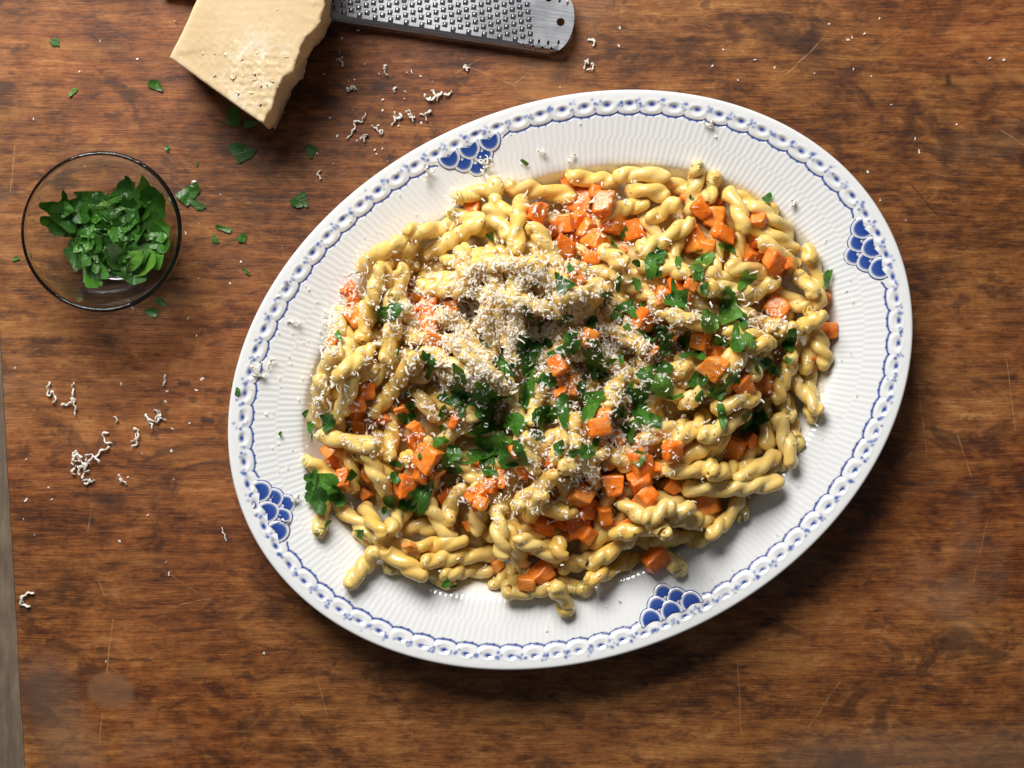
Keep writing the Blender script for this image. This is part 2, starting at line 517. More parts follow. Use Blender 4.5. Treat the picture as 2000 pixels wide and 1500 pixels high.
i1 = int(np.searchsorted(ring_d, .0030)); i2 = int(np.searchsorted(ring_d, .0134)); i3 = int(np.searchsorted(ring_d, .0362))
platter_part('lip', 0, i1)
platter_part('lace_border', i1, i2)
platter_part('fluted_rim', i2, i3)
platter_part('well', i3, NB + 8)
# underside and foot
und = [(0, .0268), (-.0004, .0262), (-.0004, .0252), (.0006, .0243), (.010, .0200), (.030, .0150), (.039, .0080), (.046, .0010), (.048, .0), (.051, .0), (.053, .0022), (.09, .0028)]
tu = s2t(np.arange(336) / 336)
uv = []
for d, z in und:
    x, y = ell(d, np.cos(tu), np.sin(tu)); uv.append(np.stack([x - PXC, y - PYC, np.full(336, z)], 1))
uv = np.concatenate(uv); uf = grid_faces(len(und), 336)[:, ::-1].tolist()
uf.append(list(range((len(und) - 1) * 336, len(und) * 336))[::-1])
o = add_mesh('underside', uv, uf, PORC, platter)
ca = o.data.color_attributes.new('paint', 'FLOAT_COLOR', 'POINT')
ca.data.foreach_set('color', np.tile(np.append(WHITE, 1), len(uv)))
# blue scale ornaments on the four axes
def plate_pt(s, w, lift):
    t = s2t(s); d = w * KL
    x, y = ell(d, np.cos(t), np.sin(t))
    return np.stack([x - PXC, y - PYC, prof_s(d) + lift], -1)
def paint_mesh(o, c):
    ca = o.data.color_attributes.new('paint', 'FLOAT_COLOR', 'POINT')
    ca.data.foreach_set('color', np.concatenate([c, np.ones((len(c), 1))], 1).ravel())
def scale_mesh(s0, w0, lift, su, sw):
    th = np.linspace(-np.pi / 2 - .45, np.pi / 2 + .45, 29); rr = np.array([0, .2, .4, .55, .65, .74, .82, .88, .92, .96, 1.0])
    R, T = np.meshgrid(rr, th, indexing='ij')
    sgn = np.clip(np.cos(T), -.35, 1)
    du = R * np.sin(T) * su; dw = R * sgn * sw
    z = lift + .00030 * (1 - R ** 2.5) - .00035 * sstep(R, .88, 1.0)
    p = plate_pt(s0 + du / NL, w0 + dw, z).reshape(-1, 3)
    f = sstep(R, .62, .86); lin = sstep(R, .90, .94)
    deep = sstep(dw / sw, -.3, .75)
    core = BLUE * .85 * (1 - deep[..., None] * .45) + np.array([.07, .15, .42]) * deep[..., None] * .45
    c = core * (1 - f[..., None]) + WHITE * .97 * f[..., None]
    c = c * (1 - lin[..., None]) + BLUE * lin[..., None]
    return p, grid_faces(len(rr), len(th), False), c.reshape(-1, 3)
for q in range(4):
    s0 = q / 4
    # backing outline
    uu = np.linspace(-1, 1, 41)
    base = []
    for row in range(7):
        w = 42 + row * 8.6
        half = 1.62 * (1 - row / 6.6) + .16
        base.append(plate_pt(s0 + uu * half / NL, w + 0 * uu, .00012))
    base = np.concatenate(base)
    bo = add_mesh('blue_ornament', base, grid_faces(7, 41, False), PORC, platter)
    paint_mesh(bo, np.tile(WHITE * .96 + 0 * BLUE, (len(base), 1)))
    for row, us in ((2, (0,)), (1, (-.5, .5)), (0, (-1, 0, 1))):
        for u in us:
            p, f, c = scale_mesh(s0 + u / NL, 43.5 + row * 17, .00062 - row * .00018, .54, 25)
            so = add_mesh('scale', p, f, PORC, bo)
            paint_mesh(so, c)

# ------------------------------------------------------------------ height field of the plate and the food
RES = .0005
GX0, GY0 = PXC - .20, PYC - .17
GNX, GNY = 800, 680
gx = GX0 + (np.arange(GNX) + .5) * RES; gy = GY0 + (np.arange(GNY) + .5) * RES
XX, YY = np.meshgrid(gx, gy)
_x = (XX - PXC) * CT + (YY - PYC) * ST; _y = -(XX - PXC) * ST + (YY - PYC) * CT
_ang = np.arctan2(_y / B0, _x / A0)
_rho = np.hypot(_x / A0, _y / B0)
_loc = np.hypot(A0 * np.cos(_ang), B0 * np.sin(_ang))
inset = (1 - _rho) * _loc * (A0 * B0 / (_loc * np.hypot(B0 * np.cos(_ang), A0 * np.sin(_ang))))
PLATE = np.where(inset > 0, prof_s(np.clip(inset, 0, .19)) + .0004, 0)
POLY = [(875, 385), (1110, 350), (1280, 345), (1410, 360), (1550, 465), (1605, 620), (1590, 790), (1530, 900), (1480, 950),
        (1380, 1070), (1200, 1115), (1000, 1135), (860, 1105), (740, 1040), (640, 1000), (620, 900), (622, 790), (660, 610), (725, 530), (805, 455)]
PW = np.array([W(x, y, .018)[:2] for x, y in POLY])
def poly_sdf(x, y):
    d = np.full(x.shape, 1e9); inside = np.zeros(x.shape, bool)
    for i in range(len(PW)):
        a, b = PW[i], PW[(i + 1) % len(PW)]
        e = b - a; wx, wy = x - a[0], y - a[1]
        h = np.clip((wx * e[0] + wy * e[1]) / (e @ e), 0, 1)
        d = np.minimum(d, np.hypot(wx - e[0] * h, wy - e[1] * h))
        c = ((a[1] > y) != (b[1] > y)) & (x < (b[0] - a[0]) * (y - a[1]) / (b[1] - a[1] + 1e-15) + a[0])
        inside ^= c
    return np.where(inside, d, -d)
SDF = poly_sdf(XX, YY)
DOME = np.where(SDF > 0, 1 - np.exp(-np.clip(SDF, 0, 1) / .040), 0)
def box_blur(a, r, n=3):
    for _ in range(n):
        for ax in (0, 1):
            p = np.pad(a, [(r + 1, r) if i == ax else (0, 0) for i in (0, 1)], 'edge')
            c = np.cumsum(p, ax)
            a = (np.take(c, range(2 * r + 1, c.shape[ax]), ax) - np.take(c, range(0, c.shape[ax] - 2 * r - 1), ax)) / (2 * r + 1)
    return a
ssd = np.clip(SDF - .011, 0, 1)
SAUCE_H = PLATE + np.where(ssd > 0, .0165 * (1 - np.exp(-ssd / .030)) + .0008, -.003)
# sauce bed under the pasta
st = 5
sx, sy = XX[::st, ::st], YY[::st, ::st]
sz = SAUCE_H[::st, ::st] + box_blur(rng.normal(0, .006, sx.shape), 1, 2)
msk = (SDF[::st, ::st] > .009)
idx = -np.ones(sx.shape, int); idx[msk] = np.arange(msk.sum())
sv = np.stack([sx[msk], sy[msk], np.maximum(sz[msk], .0064)], 1)
q = np.stack([idx[:-1, :-1], idx[:-1, 1:], idx[1:, 1:], idx[1:, :-1]], -1).reshape(-1, 4)
q = q[(q >= 0).all(1)]
so = add_mesh('pasta_sauce', sv, q, SAUCE, loc=(PXC, PYC, .006))
tag(so, 'creamy yellow sauce pooled beneath the heap of pasta', 'sauce', kind='stuff')

H = np.maximum(PLATE, np.where(ssd > 0, SAUCE_H, 0))
def gi(x, y):
    return (np.clip(((y - GY0) / RES).astype(int), 0, GNY - 1), np.clip(((x - GX0) / RES).astype(int), 0, GNX - 1))
def est_z(px, py):
    p = W(px, py, .03); j, i = gi(np.array([p[0]]), np.array([p[1]]))
    return .010 + .036 * float(DOME[j[0], i[0]])
def splat(x, y, zc, r):
    j, i = int((y - GY0) / RES), int((x - GX0) / RES); n = int(r / RES) + 1
    j0, j1, i0, i1_ = max(j - n, 0), min(j + n + 1, GNY), max(i - n, 0), min(i + n + 1, GNX)
    if j0 >= j1 or i0 >= i1_: return
    d2 = (gx[i0:i1_][None, :] - x) ** 2 + (gy[j0:j1][:, None] - y) ** 2
    z = np.where(d2 < r * r, zc + np.sqrt(np.clip(r * r - d2, 0, None)), -1)
    np.maximum(H[j0:j1, i0:i1_], z, out=H[j0:j1, i0:i1_])

# ------------------------------------------------------------------ pasta
TILE = dict(A=(590, 310), B=(930, 310), C=(1280, 310), D=(590, 560), E=(930, 560), F=(1280, 560),
            G=(590, 800), H=(930, 800), I=(1280, 800), J=(650, 1000), K=(980, 1000))
TS = 360 / 2000
def tp(t, x, y): return TILE[t][0] + x * TS, TILE[t][1] + y * TS
NOODLES = {   # layer -> (tile, start, middle, end) measured on enlarged tiles of the photograph
 1: ['A 1620 570 1720 630 1850 620', 'A 1100 1150 1170 1000 1220 880', 'A 960 1180 1050 1100 1110 1000', 'A 1560 1050 1700 1120 1800 1040',
     'B 220 560 320 600 420 600', 'C 200 290 280 300 330 320', 'C 650 780 670 900 650 1050', 'D 720 1000 840 940 930 870',
     'D 380 1150 450 1130 520 1060', 'D 1420 1160 1460 1200 1560 1240', 'D 480 520 530 580 560 700', 'D 520 650 540 740 540 820', 'D 430 300 440 400 400 470',
     'H 1450 480 1560 560 1640 630', 'H 780 1040 900 1080 1040 1080', 'G 600 1300 720 1390 820 1440', 'J 700 180 830 160 930 190',
     'J 620 560 720 590 800 560', 'J 820 540 950 600 1130 690', 'J 1200 670 1400 640 1650 640', 'J 1720 760 1850 700 1880 640', 'J 1930 800 1990 760 2100 760',
     'K 100 290 200 330 330 340', 'K 980 370 1000 330 1060 300', 'K 700 760 800 800 880 800', 'K 80 820 180 840 260 800', 'K 1760 480 1830 540 1880 590',
     'I 420 1150 500 1190 620 1150', 'I 840 950 900 1050 880 1130', 'I 1490 220 1500 280 1500 340', 'F 1380 1220 1410 1300 1440 1380', 'F 1680 900 1680 960 1680 1020',
     'F 940 780 1000 860 1010 940', 'F 700 1480 850 1420 950 1300', 'I 620 400 700 330 760 250', 'I 480 420 560 350 640 300', 'I 1180 640 1260 620 1310 590'],
 2: ['A 1680 480 1850 400 2080 370', 'A 1150 830 1400 790 1650 740', 'A 950 1150 930 1300 930 1480', 'A 1080 1200 1090 1350 1050 1480', 'A 690 1250 750 1170 820 1160',
     'D 790 230 710 400 680 600', 'A 1390 1270 1520 1330 1670 1270', 'A 1290 1370 1400 1420 1600 1400', 'D 1010 120 1020 230 1000 350',
     'B 340 360 650 340 1080 400', 'B 990 190 1200 230 1560 240', 'B 1500 240 1750 180 2080 230', 'B 1580 560 1720 500 1850 480', 'B 570 840 680 870 700 1000',
     'B 960 1180 1280 1230 1640 1190', 'B 1640 1330 1800 1420 1930 1530', 'F -60 150 150 290 420 370', 'B 1160 1430 1260 1390 1370 1440', 'B 430 1350 420 1420 430 1520',
     'B 150 1300 190 1390 120 1500', 'B 500 1300 650 1280 740 1350', 'E 230 120 500 180 720 250', 'E 1150 120 1250 60 1380 90', 'E 1350 430 1600 550 1850 680',
     'E 690 1130 640 1300 600 1480', 'H 1050 130 950 300 850 560', 'H 900 640 1100 540 1420 460', 'H 1200 580 1250 680 1300 770', 'H 450 1020 520 960 600 900',
     'J 1580 -80 1580 80 1600 230', 'J 1120 30 1220 200 1310 290', 'G 530 480 520 620 540 900', 'G 560 500 700 530 830 560', 'G 860 480 880 600 960 760',
     'G 830 700 900 850 960 930', 'G 960 230 960 380 930 480', 'G 60 540 180 620 290 700', 'G 250 1080 240 1200 225 1300', 'G 380 1060 500 1150 620 1250',
     'J 490 220 620 290 720 330', 'J 580 370 700 460 840 560', 'J 920 360 1150 330 1450 330', 'J 1010 520 1250 480 1780 470', 'K 190 440 230 540 280 620',
     'K 330 380 450 390 620 540', 'K 640 570 800 560 930 480', 'K 980 530 1050 490 1110 440', 'K 900 690 1150 620 1500 480', 'K 1550 150 1640 140 1720 120',
     'I -50 1440 200 1390 540 1400', 'I 520 1340 650 1260 760 1080', 'I 150 640 400 640 620 570', 'I 540 690 780 640 1090 640', 'I 1290 480 1170 570 1050 620',
     'I -20 1040 150 1100 380 1010', 'I -120 1180 -20 1230 40 1290', 'I 1230 -50 1200 180 1220 420', 'F 1500 1000 1600 1170 1720 1370', 'F 1750 420 1730 550 1680 680',
     'F 1740 640 1790 740 1800 840', 'F 1010 300 1180 400 1420 450', 'F 1480 150 1560 190 1650 260', 'F 400 370 520 400 650 430', 'F 990 560 1100 560 1250 600',
     'F 950 720 1060 650 1200 620', 'F 880 660 860 760 800 880', 'F 170 1130 280 1180 400 1200', 'F 550 1050 640 1020 690 920', 'I 150 220 250 200 370 150',
     'I -80 150 100 200 300 200', 'I 380 200 460 150 530 80', 'I 720 150 850 100 930 20', 'C 430 110 420 200 410 280', 'C 900 850 930 950 880 1180',
     'C 920 450 1060 510 1280 610', 'C 1200 680 1330 750 1420 860', 'C 1300 880 1400 930 1470 980', 'C 1640 1080 1700 1200 1680 1360', 'C 1380 1060 1450 1120 1560 1180',
     'C 670 1230 860 1300 1000 1230', 'C 1000 1230 1150 1230 1290 1290', 'C 1290 1300 1200 1380 1080 1460', 'C 60 1210 200 1230 360 1300', 'C 700 1440 850 1440 1000 1480',
     'D 1130 230 1200 330 1260 430', 'D 1120 520 1230 540 1340 570', 'D 1010 470 970 650 920 840', 'D 420 800 270 980 220 1180', 'D 230 1180 220 1300 190 1500',
     'D 540 1060 500 1250 350 1430', 'D 1440 830 1580 900 1730 960', 'D 1360 720 1450 760 1540 800'],
 3: ['A 1310 1050 1600 900 1960 690', 'D 880 -200 850 20 800 230', 'A 1750 960 1760 1150 1800 1350', 'B -40 1170 300 1160 720 1190', 'B 190 260 200 390 210 520',
     'B 1640 340 1850 360 2080 420', 'B 110 560 260 720 350 900', 'B 490 480 460 700 430 1080', 'B 1340 970 1480 1070 1640 1130', 'C -180 1030 100 860 410 680',
     'C -100 640 80 570 250 470', 'E -220 640 80 900 390 1100', 'E 1580 930 1490 1150 1430 1320', 'H 540 250 580 450 640 680', 'H 700 880 650 1030 590 1190',
     'J 1770 -60 1820 200 1860 470', 'G 1730 830 1640 1020 1590 1240', 'G 200 260 450 340 850 380', 'G 1120 480 1140 530 1150 600', 'G 640 1060 780 1180 950 1310',
     'G 980 1280 1040 1170 1150 1090', 'J 210 790 330 600 490 370', 'K 590 280 620 380 680 460', 'K 520 760 640 870 700 1080', 'K 1480 50 1650 -20 1830 -110',
     'I 290 830 700 850 1320 740', 'F 1480 820 1390 1000 1300 1250', 'I 1320 50 1380 300 1430 600', 'F 1560 570 1510 680 1440 810', 'F 1420 460 1600 430 1790 310',
     'F 100 1000 230 920 380 840', 'F 300 1290 430 1180 560 1060', 'F 610 1320 850 1250 1080 1200', 'C 600 180 600 320 570 480', 'C 740 370 850 520 950 800',
     'C 1580 960 1620 1050 1640 1140', 'C 1510 1250 1590 1340 1680 1500', 'C 550 1350 560 1400 560 1500', 'D 1490 290 1540 340 1600 400', 'D 430 1000 600 850 790 650',
     'D 1220 750 1080 980 760 1400', 'D 1230 1130 1320 1260 1450 1450'],
}
UNIQUE = {'J 210 790 330 600 490 370': 'stray pasta twist hanging from the heap onto the fluted rim beside the big parsley sprig',
          'K 520 760 640 870 700 1080': 'single pasta twist sticking out of the heap onto the bare platter rim',
          'I 290 830 700 850 1320 740': 'long plump pasta twist with a hollow round end lying over a carrot cube',
          'I 1320 50 1380 300 1430 600': 'tapered pasta twist drooping off the heap beside bare white rim'}
SHARED = []
GP = 'twisted pasta heaped on the platter'
LP = 'creamy yellow twisted pasta piece in the heap on the platter'

def noodle_mesh(P, r, name, rs):
    """P: (n,3) centreline. two strands twisted together"""
    n = len(P)
    T = np.gradient(P, axis=0); T /= np.linalg.norm(T, axis=1, keepdims=True)
    up = np.array([0, 0, 1.0]); Sd = np.cross(T, up); Sd /= np.linalg.norm(Sd, axis=1, keepdims=True) + 1e-9
    Up = np.cross(Sd, T)
    L = np.concatenate([[0], np.cumsum(np.linalg.norm(np.diff(P, axis=0), axis=1))])
    tot = L[-1]
    g1, g2 = rs.uniform(.10, .30), rs.uniform(.03, .25); gw = rs.uniform(.38, .56); ov = rs.uniform(.05, .11)
    tw = 2 * np.pi / rs.uniform(.0175, .030) * (1 if rs.random() < .9 else -1)
    NSG = 22
    ph = np.linspace(0, 2 * np.pi, NSG, endpoint=False)
    w1, w2 = rs.uniform(0, 6.28, 2)
    rings = []
    ph0 = rs.uniform(0, 6.28)
    ends = rs.uniform(.0025, .0055, 2)
    for k in range(n):
        s = L[k]
        a = ph - tw * s * (1 + .10 * math.sin(s * 160 + w1)) - ph0
        aw = (a + np.pi) % (2 * np.pi) - np.pi
        rad = (1 - ov + ov * np.cos(2 * a)) * (1 - g1 * np.exp(-((aw - np.pi / 2) / gw) ** 2) - g2 * np.exp(-((aw + np.pi / 2) / gw) ** 2))
        u0 = min(s / ends[0], 1); u1 = min((tot - s) / ends[1], 1)
        tap = (.58 + .42 * math.sqrt(max(0, 1 - (1 - u0) ** 2))) * (.58 + .42 * math.sqrt(max(0, 1 - (1 - u1) ** 2)))
        rr = r * rad * tap * (1 + .05 * math.sin(s * 420 + w2) + .04 * np.sin(2 * ph + s * 250 + w1))
        rings.append(P[k] + Sd[k] * (rr * np.cos(ph))[:, None] + Up[k] * (rr * np.sin(ph))[:, None])
    verts = list(np.concatenate(rings)); faces = grid_faces(n, NSG).tolist()
    for end in (0, 1):
        k = 0 if end == 0 else n - 1
        c = P[k]; t = -T[k] if end == 0 else T[k]
        ring0 = rings[k]; prev = list(range(k * NSG, (k + 1) * NSG))
        hollow = rs.random() < .55
        prof_e = [(.80, .0007), (.50, .0008), (.36, .0001), (.22, -.0018)] if hollow else [(.82, .0008), (.50, .0014), (.2, .0016)]
        for f, o in prof_e:
            base = len(verts)
            verts += list(c + (ring0 - c) * f + t * o)
            cur = list(range(base, base + NSG))
            for j in range(NSG):
                j2 = (j + 1) % NSG
                fc = [prev[j], prev[j2], cur[j2], cur[j]]
                faces.append(fc if end == 1 else fc[::-1])
            prev = cur
        faces.append(prev if end == 1 else prev[::-1])
    return np.array(verts), faces

def put_noodle(key, a, m_, b, r, label=LP, sink=.30):
    """a, m_, b: world xy. drapes the centreline over what lies below"""
    rs = np.random.default_rng(abs(hash_str(key)))
    t = np.linspace(0, 1, 39)[:, None]
    c = 2 * m_ - .5 * (a + b)
    P = (1 - t) ** 2 * a + 2 * t * (1 - t) * c + t ** 2 * b
    tan = np.gradient(P, axis=0); tan /= np.linalg.norm(tan, axis=1, keepdims=True) + 1e-9
    nor = np.stack([-tan[:, 1], tan[:, 0]], 1)
    wig = rs.uniform(-.0008, .0008) * np.sin(t * rs.uniform(3, 6) + rs.uniform(0, 6))
    P = P + nor * wig
    sup = np.full(len(P), -1.0)
    for f in (-.75, -.4, 0, .4, .75):
        q = P + nor * (f * r)
        j, i = gi(q[:, 0], q[:, 1])
        sup = np.maximum(sup, H[j, i] + r * math.sqrt(1 - f * f))
    # smooth drape and rigid lie, mixed
    k = np.exp(-.5 * (np.arange(-12, 13) / 5.5) ** 2); k /= k.sum()
    drape = np.convolve(np.pad(sup, 12, 'edge'), k, 'valid')
    tt_ = np.linspace(-1, 1, len(P))
    A = np.polyfit(tt_, sup, 1); line = np.polyval(A, tt_)
    line = line + np.clip(np.max(sup - line), 0, .004) * .45
    z = .55 * drape + .45 * line - sink * r
    j, i = gi(P[:, 0], P[:, 1])
    z = np.maximum(z, PLATE[j, i] + r * .82)
    P3 = np.concatenate([P, z[:, None]], 1)
    for x, y, zz in P3[::1]: splat(x, y, zz, r * .93)
    mid = P3[len(P3) // 2].copy(); mid[2] = P3[:, 2].min() - r * .8
    v, f = noodle_mesh(P3, r, key, rs)
    o = add_mesh('pasta_twist', v, f, PASTA, loc=mid)
    tag(o, label, 'pasta', None if label != LP else GP)
    if label == LP: SHARED.append(('p', o, P3[len(P3) // 2].copy(), key))
    return o
def hash_str(s):
    h = 7
    for ch in s: h = (h * 131 + ord(ch)) % 2147483647
    return h

# lowest layer: pieces that only show in the gaps
n_fill = 0; tries = 0
while n_fill < 112 and tries < 4000:
    tries += 1
    x = rng.uniform(PW[:, 0].min(), PW[:, 0].max()); y = rng.uniform(PW[:, 1].min(), PW[:, 1].max())
    an = rng.uniform(0, np.pi); ln = rng.uniform(.032, .044)
    d = np.array([math.cos(an), math.sin(an)]) * ln / 2; c0 = np.array([x, y])
    a, b = c0 - d, c0 + d
    mm = c0 + np.array([-d[1], d[0]]) * rng.uniform(-.22, .22)
    if min(poly_sdf(np.array([a[0], b[0]]), np.array([a[1], b[1]]))) < .007: continue
    put_noodle('fill%d' % n_fill, a, mm, b, rng.uniform(.0044, .0050), sink=.5)
    n_fill += 1

def put_layer(L):
    for s in NOODLES[L]:
        t, *v = s.split(); v = [float(q) for q in v]
        pts = []
        for k in range(3):
            px, py = tp(t, v[2 * k], v[2 * k + 1])
            pts.append(W(px, py, est_z(px, py))[:2])
        a, m_, b = pts
        ln = np.linalg.norm(b - a)
        rs = np.random.default_rng(hash_str(s))
        if L < 3 and ln < .024:               # partly covered piece: let it run on under its neighbours
            u = (b - a) / (ln + 1e-9); ext = (.026 - ln)
            cen = np.array([PXC, PYC])
            if np.linalg.norm(a - cen) < np.linalg.norm(b - cen): a = a - u * ext
            else: b = b + u * ext
        put_noodle(s, a, m_, b, rs.uniform(.0043, .0050), UNIQUE.get(s, LP), sink={1: .5, 2: .42, 3: .25}[L])

# ------------------------------------------------------------------ carrots
CARROTS = {
 'A': '540 1450 160,1860 540 170',
 'B': '650 640 210,970 690 200,800 780 180,1150 440 220,1400 500 270,1480 660 250,1700 760 200,1340 900 240,920 960 250,1100 850 200,1250 1080 200,1000 270 140,1290 350 160,1130 640 180,1210 760 190,1580 980 110,1080 1320 150',
 'C': '370 400 210,480 540 200,640 640 230,740 790 200,440 860 250,560 950 160,700 480 120,1080 700 170,1170 850 250,1080 1010 210,1240 950 180,1270 1130 240,1370 1200 180,1400 1150 120,200 1380 210,350 1400 160,1790 1450 160,120 460 150',
 'D': '540 150 190,570 340 200,1230 160 220,1360 210 190,1270 290 150,1390 420 180,1620 220 130,1440 570 150,1540 690 120,720 1140 160,620 1270 170,590 1400 140,920 1400 190,1060 1340 150,385 610 90',
 'E': '1230 570 200,900 850 170,1000 1080 220,930 1180 180,1820 340 200,1950 60 160,1340 1420 210,1390 1210 120,1960 560 120,1880 690 150',
 'F': '1320 230 260,1790 130 180,1870 470 170,1650 810 200,590 870 230,1160 1060 230,930 1080 200,850 1180 180,480 570 180,690 680 180,200 510 120,320 130 160,80 100 180,60 660 130',
 'G': '310 450 150,330 590 220,440 750 190,690 700 180,870 90 160,1040 110 180,1250 230 170,1200 360 200,1380 520 250,1140 820 230,1290 720 180,1560 930 200,1900 950 230,600 200 180,1880 580 120,1440 680 160,660 930 120,1650 130 140',
 'H': '270 760 180,150 830 180,50 990 150,860 540 180,1130 930 250,1480 820 240,1770 780 220,1830 340 220,1310 180 230,1540 310 160,1820 940 210,1640 1250 250,1120 1260 250,1400 1150 220,920 1230 180,740 1270 170,520 680 140,1180 1090 200,1780 580 220,440 430 150,1220 1360 190',
 'I': '290 380 220,130 450 200,880 420 230,1050 330 150,570 1010 240,190 830 160,50 640 150',
 'J': '1450 170 110,1790 580 150,860 340 140', 'K': '1650 490 240,440 640 210,280 720 170'}
LC, GC = 'small glossy orange carrot cube among the pasta twists', 'carrot cubes in the heap'
UC = {('F', 1320): 'broad carrot slab cradled in a loop of pasta', ('K', 1650): 'carrot cube at the edge of the heap beside the blue scale ornament',
      ('F', 1870): 'carrot cube lying against the fluted rim outside a drooping pasta twist'}
def carrot_mesh(sz, rs):
    bm = bmesh.new()
    bmesh.ops.create_cube(bm, size=1)
    sx, sy, szz = sz * rs.uniform(.85, 1.12), sz * rs.uniform(.72, 1.0), sz * rs.uniform(.62, .95)
    wedge = rs.uniform(-.42, .42, 2)
    for v in bm.verts:
        k = 1 + wedge[0] * v.co.y * 2 * .5
        v.co.x *= sx * k; v.co.y *= sy * (1 + wedge[1] * v.co.z); v.co.z *= szz
        v.co += Vector(rs.normal(0, sz * .075, 3))
    bmesh.ops.bevel(bm, geom=list(bm.edges), offset=sz * rs.uniform(.09, .17), segments=3, affect='EDGES', profile=.55)
    bmesh.ops.subdivide_edges(bm, edges=[e for e in bm.edges if e.calc_length() > sz * .3], cuts=2, use_grid_fill=True)
    for _ in range(2): bmesh.ops.smooth_vert(bm, verts=bm.verts, factor=.35, use_axis_x=True, use_axis_y=True, use_axis_z=True)
    for v in bm.verts:
        v.co += Vector(rs.normal(0, sz * .016, 3))
    R = Matrix.Rotation(rs.uniform(0, 6.28), 3, 'Z') @ Matrix.Rotation(rs.normal(0, .42), 3, 'X') @ Matrix.Rotation(rs.normal(0, .42), 3, 'Y')
    bmesh.ops.transform(bm, matrix=R.to_4x4(), verts=bm.verts)
    me = bpy.data.meshes.new('carrot_cube'); bm.to_mesh(me); bm.free()
    me.polygons.foreach_set('use_smooth', [True] * len(me.polygons))
    return me
def put_carrots(parity):
    c = 0
    for t, row in CARROTS.items():
        for it in row.split(','):
            c += 1
            if c % 2 != parity: continue
            x, y, s = (float(q) for q in it.split())
            px, py = tp(t, x, y)
            rs = np.random.default_rng(hash_str(t + it))
            sz = s * TS * S * 1.02 * rs.uniform(.92, 1.05)
            p = W(px, py, est_z(px, py))
            j, i = gi(np.array([p[0]]), np.array([p[1]])); j, i = j[0], i[0]
            n = int(sz * .45 / RES)
            reg = H[max(j - n, 0):j + n + 1, max(i - n, 0):i + n + 1]
            z = np.percentile(reg, 62) + sz * .22
            z = max(z, PLATE[j, i] + sz * .42)
            me = carrot_mesh(sz, rs); me.materials.append(CARROT)
            o = bpy.data.objects.new('carrot_cube', me); COL.objects.link(o)
            o.location = (p[0], p[1], z)
            lab = UC.get((t, int(x)), LC)
            tag(o, lab, 'carrot', GC if lab == LC else None)
            if lab == LC: SHARED.append(('c', o, np.array(o.location), it))
            splat(p[0], p[1], z - sz * .12, sz * .52)
put_layer(1)
put_carrots(0)
put_layer(2)
put_carrots(1)
put_layer(3)

# ------------------------------------------------------------------ parsley
def max_filter(a, r):
    b = a.copy()
    for d in range(1, r + 1):
        b[:, d:] = np.maximum(b[:, d:], a[:, :-d]); b[:, :-d] = np.maximum(b[:, :-d], a[:, d:])
    c = b.copy()
    for d in range(1, r + 1):
        c[d:] = np.maximum(c[d:], b[:-d]); c[:-d] = np.maximum(c[:-d], b[d:])
    return c
HF = .55 * max_filter(H, 4) + .45 * box_blur(H, 3, 2)

def leaf_shape(sz, rs, sliver=False):
    """chopped flat-leaf parsley: lobed, toothed outline cut by straight knife lines"""
    M = 34
    th = np.linspace(-np.pi, np.pi, M, endpoint=False) + rs.uniform(0, .2)
    lob = .60 + .40 * np.abs(np.cos(1.5 * (th + rs.uniform(-.3, .3)))) ** .8
    teeth = 1 + .13 * (((th * rs.uniform(2.2, 3.2) + rs.uniform(0, 1)) % 1.0) - .5)
    r = lob * teeth
    for _ in range(int(rs.integers(2, 5))):
        tc = rs.uniform(-np.pi, np.pi); cc = rs.uniform(.20, .52)
        cs = np.cos(th - tc)
        r = np.where(cs > .05, np.minimum(r, cc / np.maximum(cs, .05)), r)
    asp = rs.uniform(.28, .45) if sliver else rs.uniform(.62, .95)
    xy = np.stack([r * np.cos(th), r * np.sin(th) * asp], 1)
    ext = max(np.ptp(xy[:, 0]), np.ptp(xy[:, 1])); xy = xy / ext
    xy -= (xy.max(0) + xy.min(0)) / 2
    rings = [.0, .35, .70, 1.0]
    v = np.concatenate([[[0., 0.]]] + [xy * f for f in rings[1:]]) * sz
    faces = [[0, 1 + j, 1 + (j + 1) % M] for j in range(M)]
    for k in range(2):
        b0, b1 = 1 + k * M, 1 + (k + 1) * M
        faces += [[b0 + j, b1 + j, b1 + (j + 1) % M, b0 + (j + 1) % M] for j in range(M)]
    return v, faces
def put_leaf(px, py, size_px, key, hf, label, group, zest, sliver=None, k=.8, tilt=.28, lift=.0008):
    rs = np.random.default_rng(hash_str(key))
    sz = size_px * S * .98
    if sliver is None: sliver = rs.random() < .22
    v, f = leaf_shape(sz, rs, sliver)
    fold = rs.uniform(-.1, .55); curl = rs.uniform(-14, 26); rip = rs.uniform(-.0005, .0005)
    an = rs.uniform(0, 6.28)
    lx, ly = v[:, 0], v[:, 1]
    zl = fold * np.abs(ly) + curl * lx ** 2 + rip * np.sin(lx * 900 + 2)
    tx, ty = rs.normal(0, tilt, 2)
    zl = zl + tx * lx + ty * ly
    c = W(px, py, zest)
    wx = c[0] + lx * math.cos(an) - ly * math.sin(an); wy = c[1] + lx * math.sin(an) + ly * math.cos(an)
    hz = hf(wx, wy)
    h0 = hz[0]
    z = hz * k + h0 * (1 - k) + zl
    z = np.maximum(z, hz + .0003) + lift
    # keep the leaf's own frame so that the veins follow it
    zc = float(z[0])
    loc = np.stack([lx, ly, z - zc], 1)
    o = add_mesh('parsley_leaf', loc, f, LEAF)
    o.location = (c[0], c[1], zc); o.rotation_euler = (0, 0, an)
    tag(o, label, 'parsley', group)
    return o
def hf_food(x, y):
    j, i = gi(x, y); return HF[j, i]
def hf_table(x, y): return np.zeros_like(x)

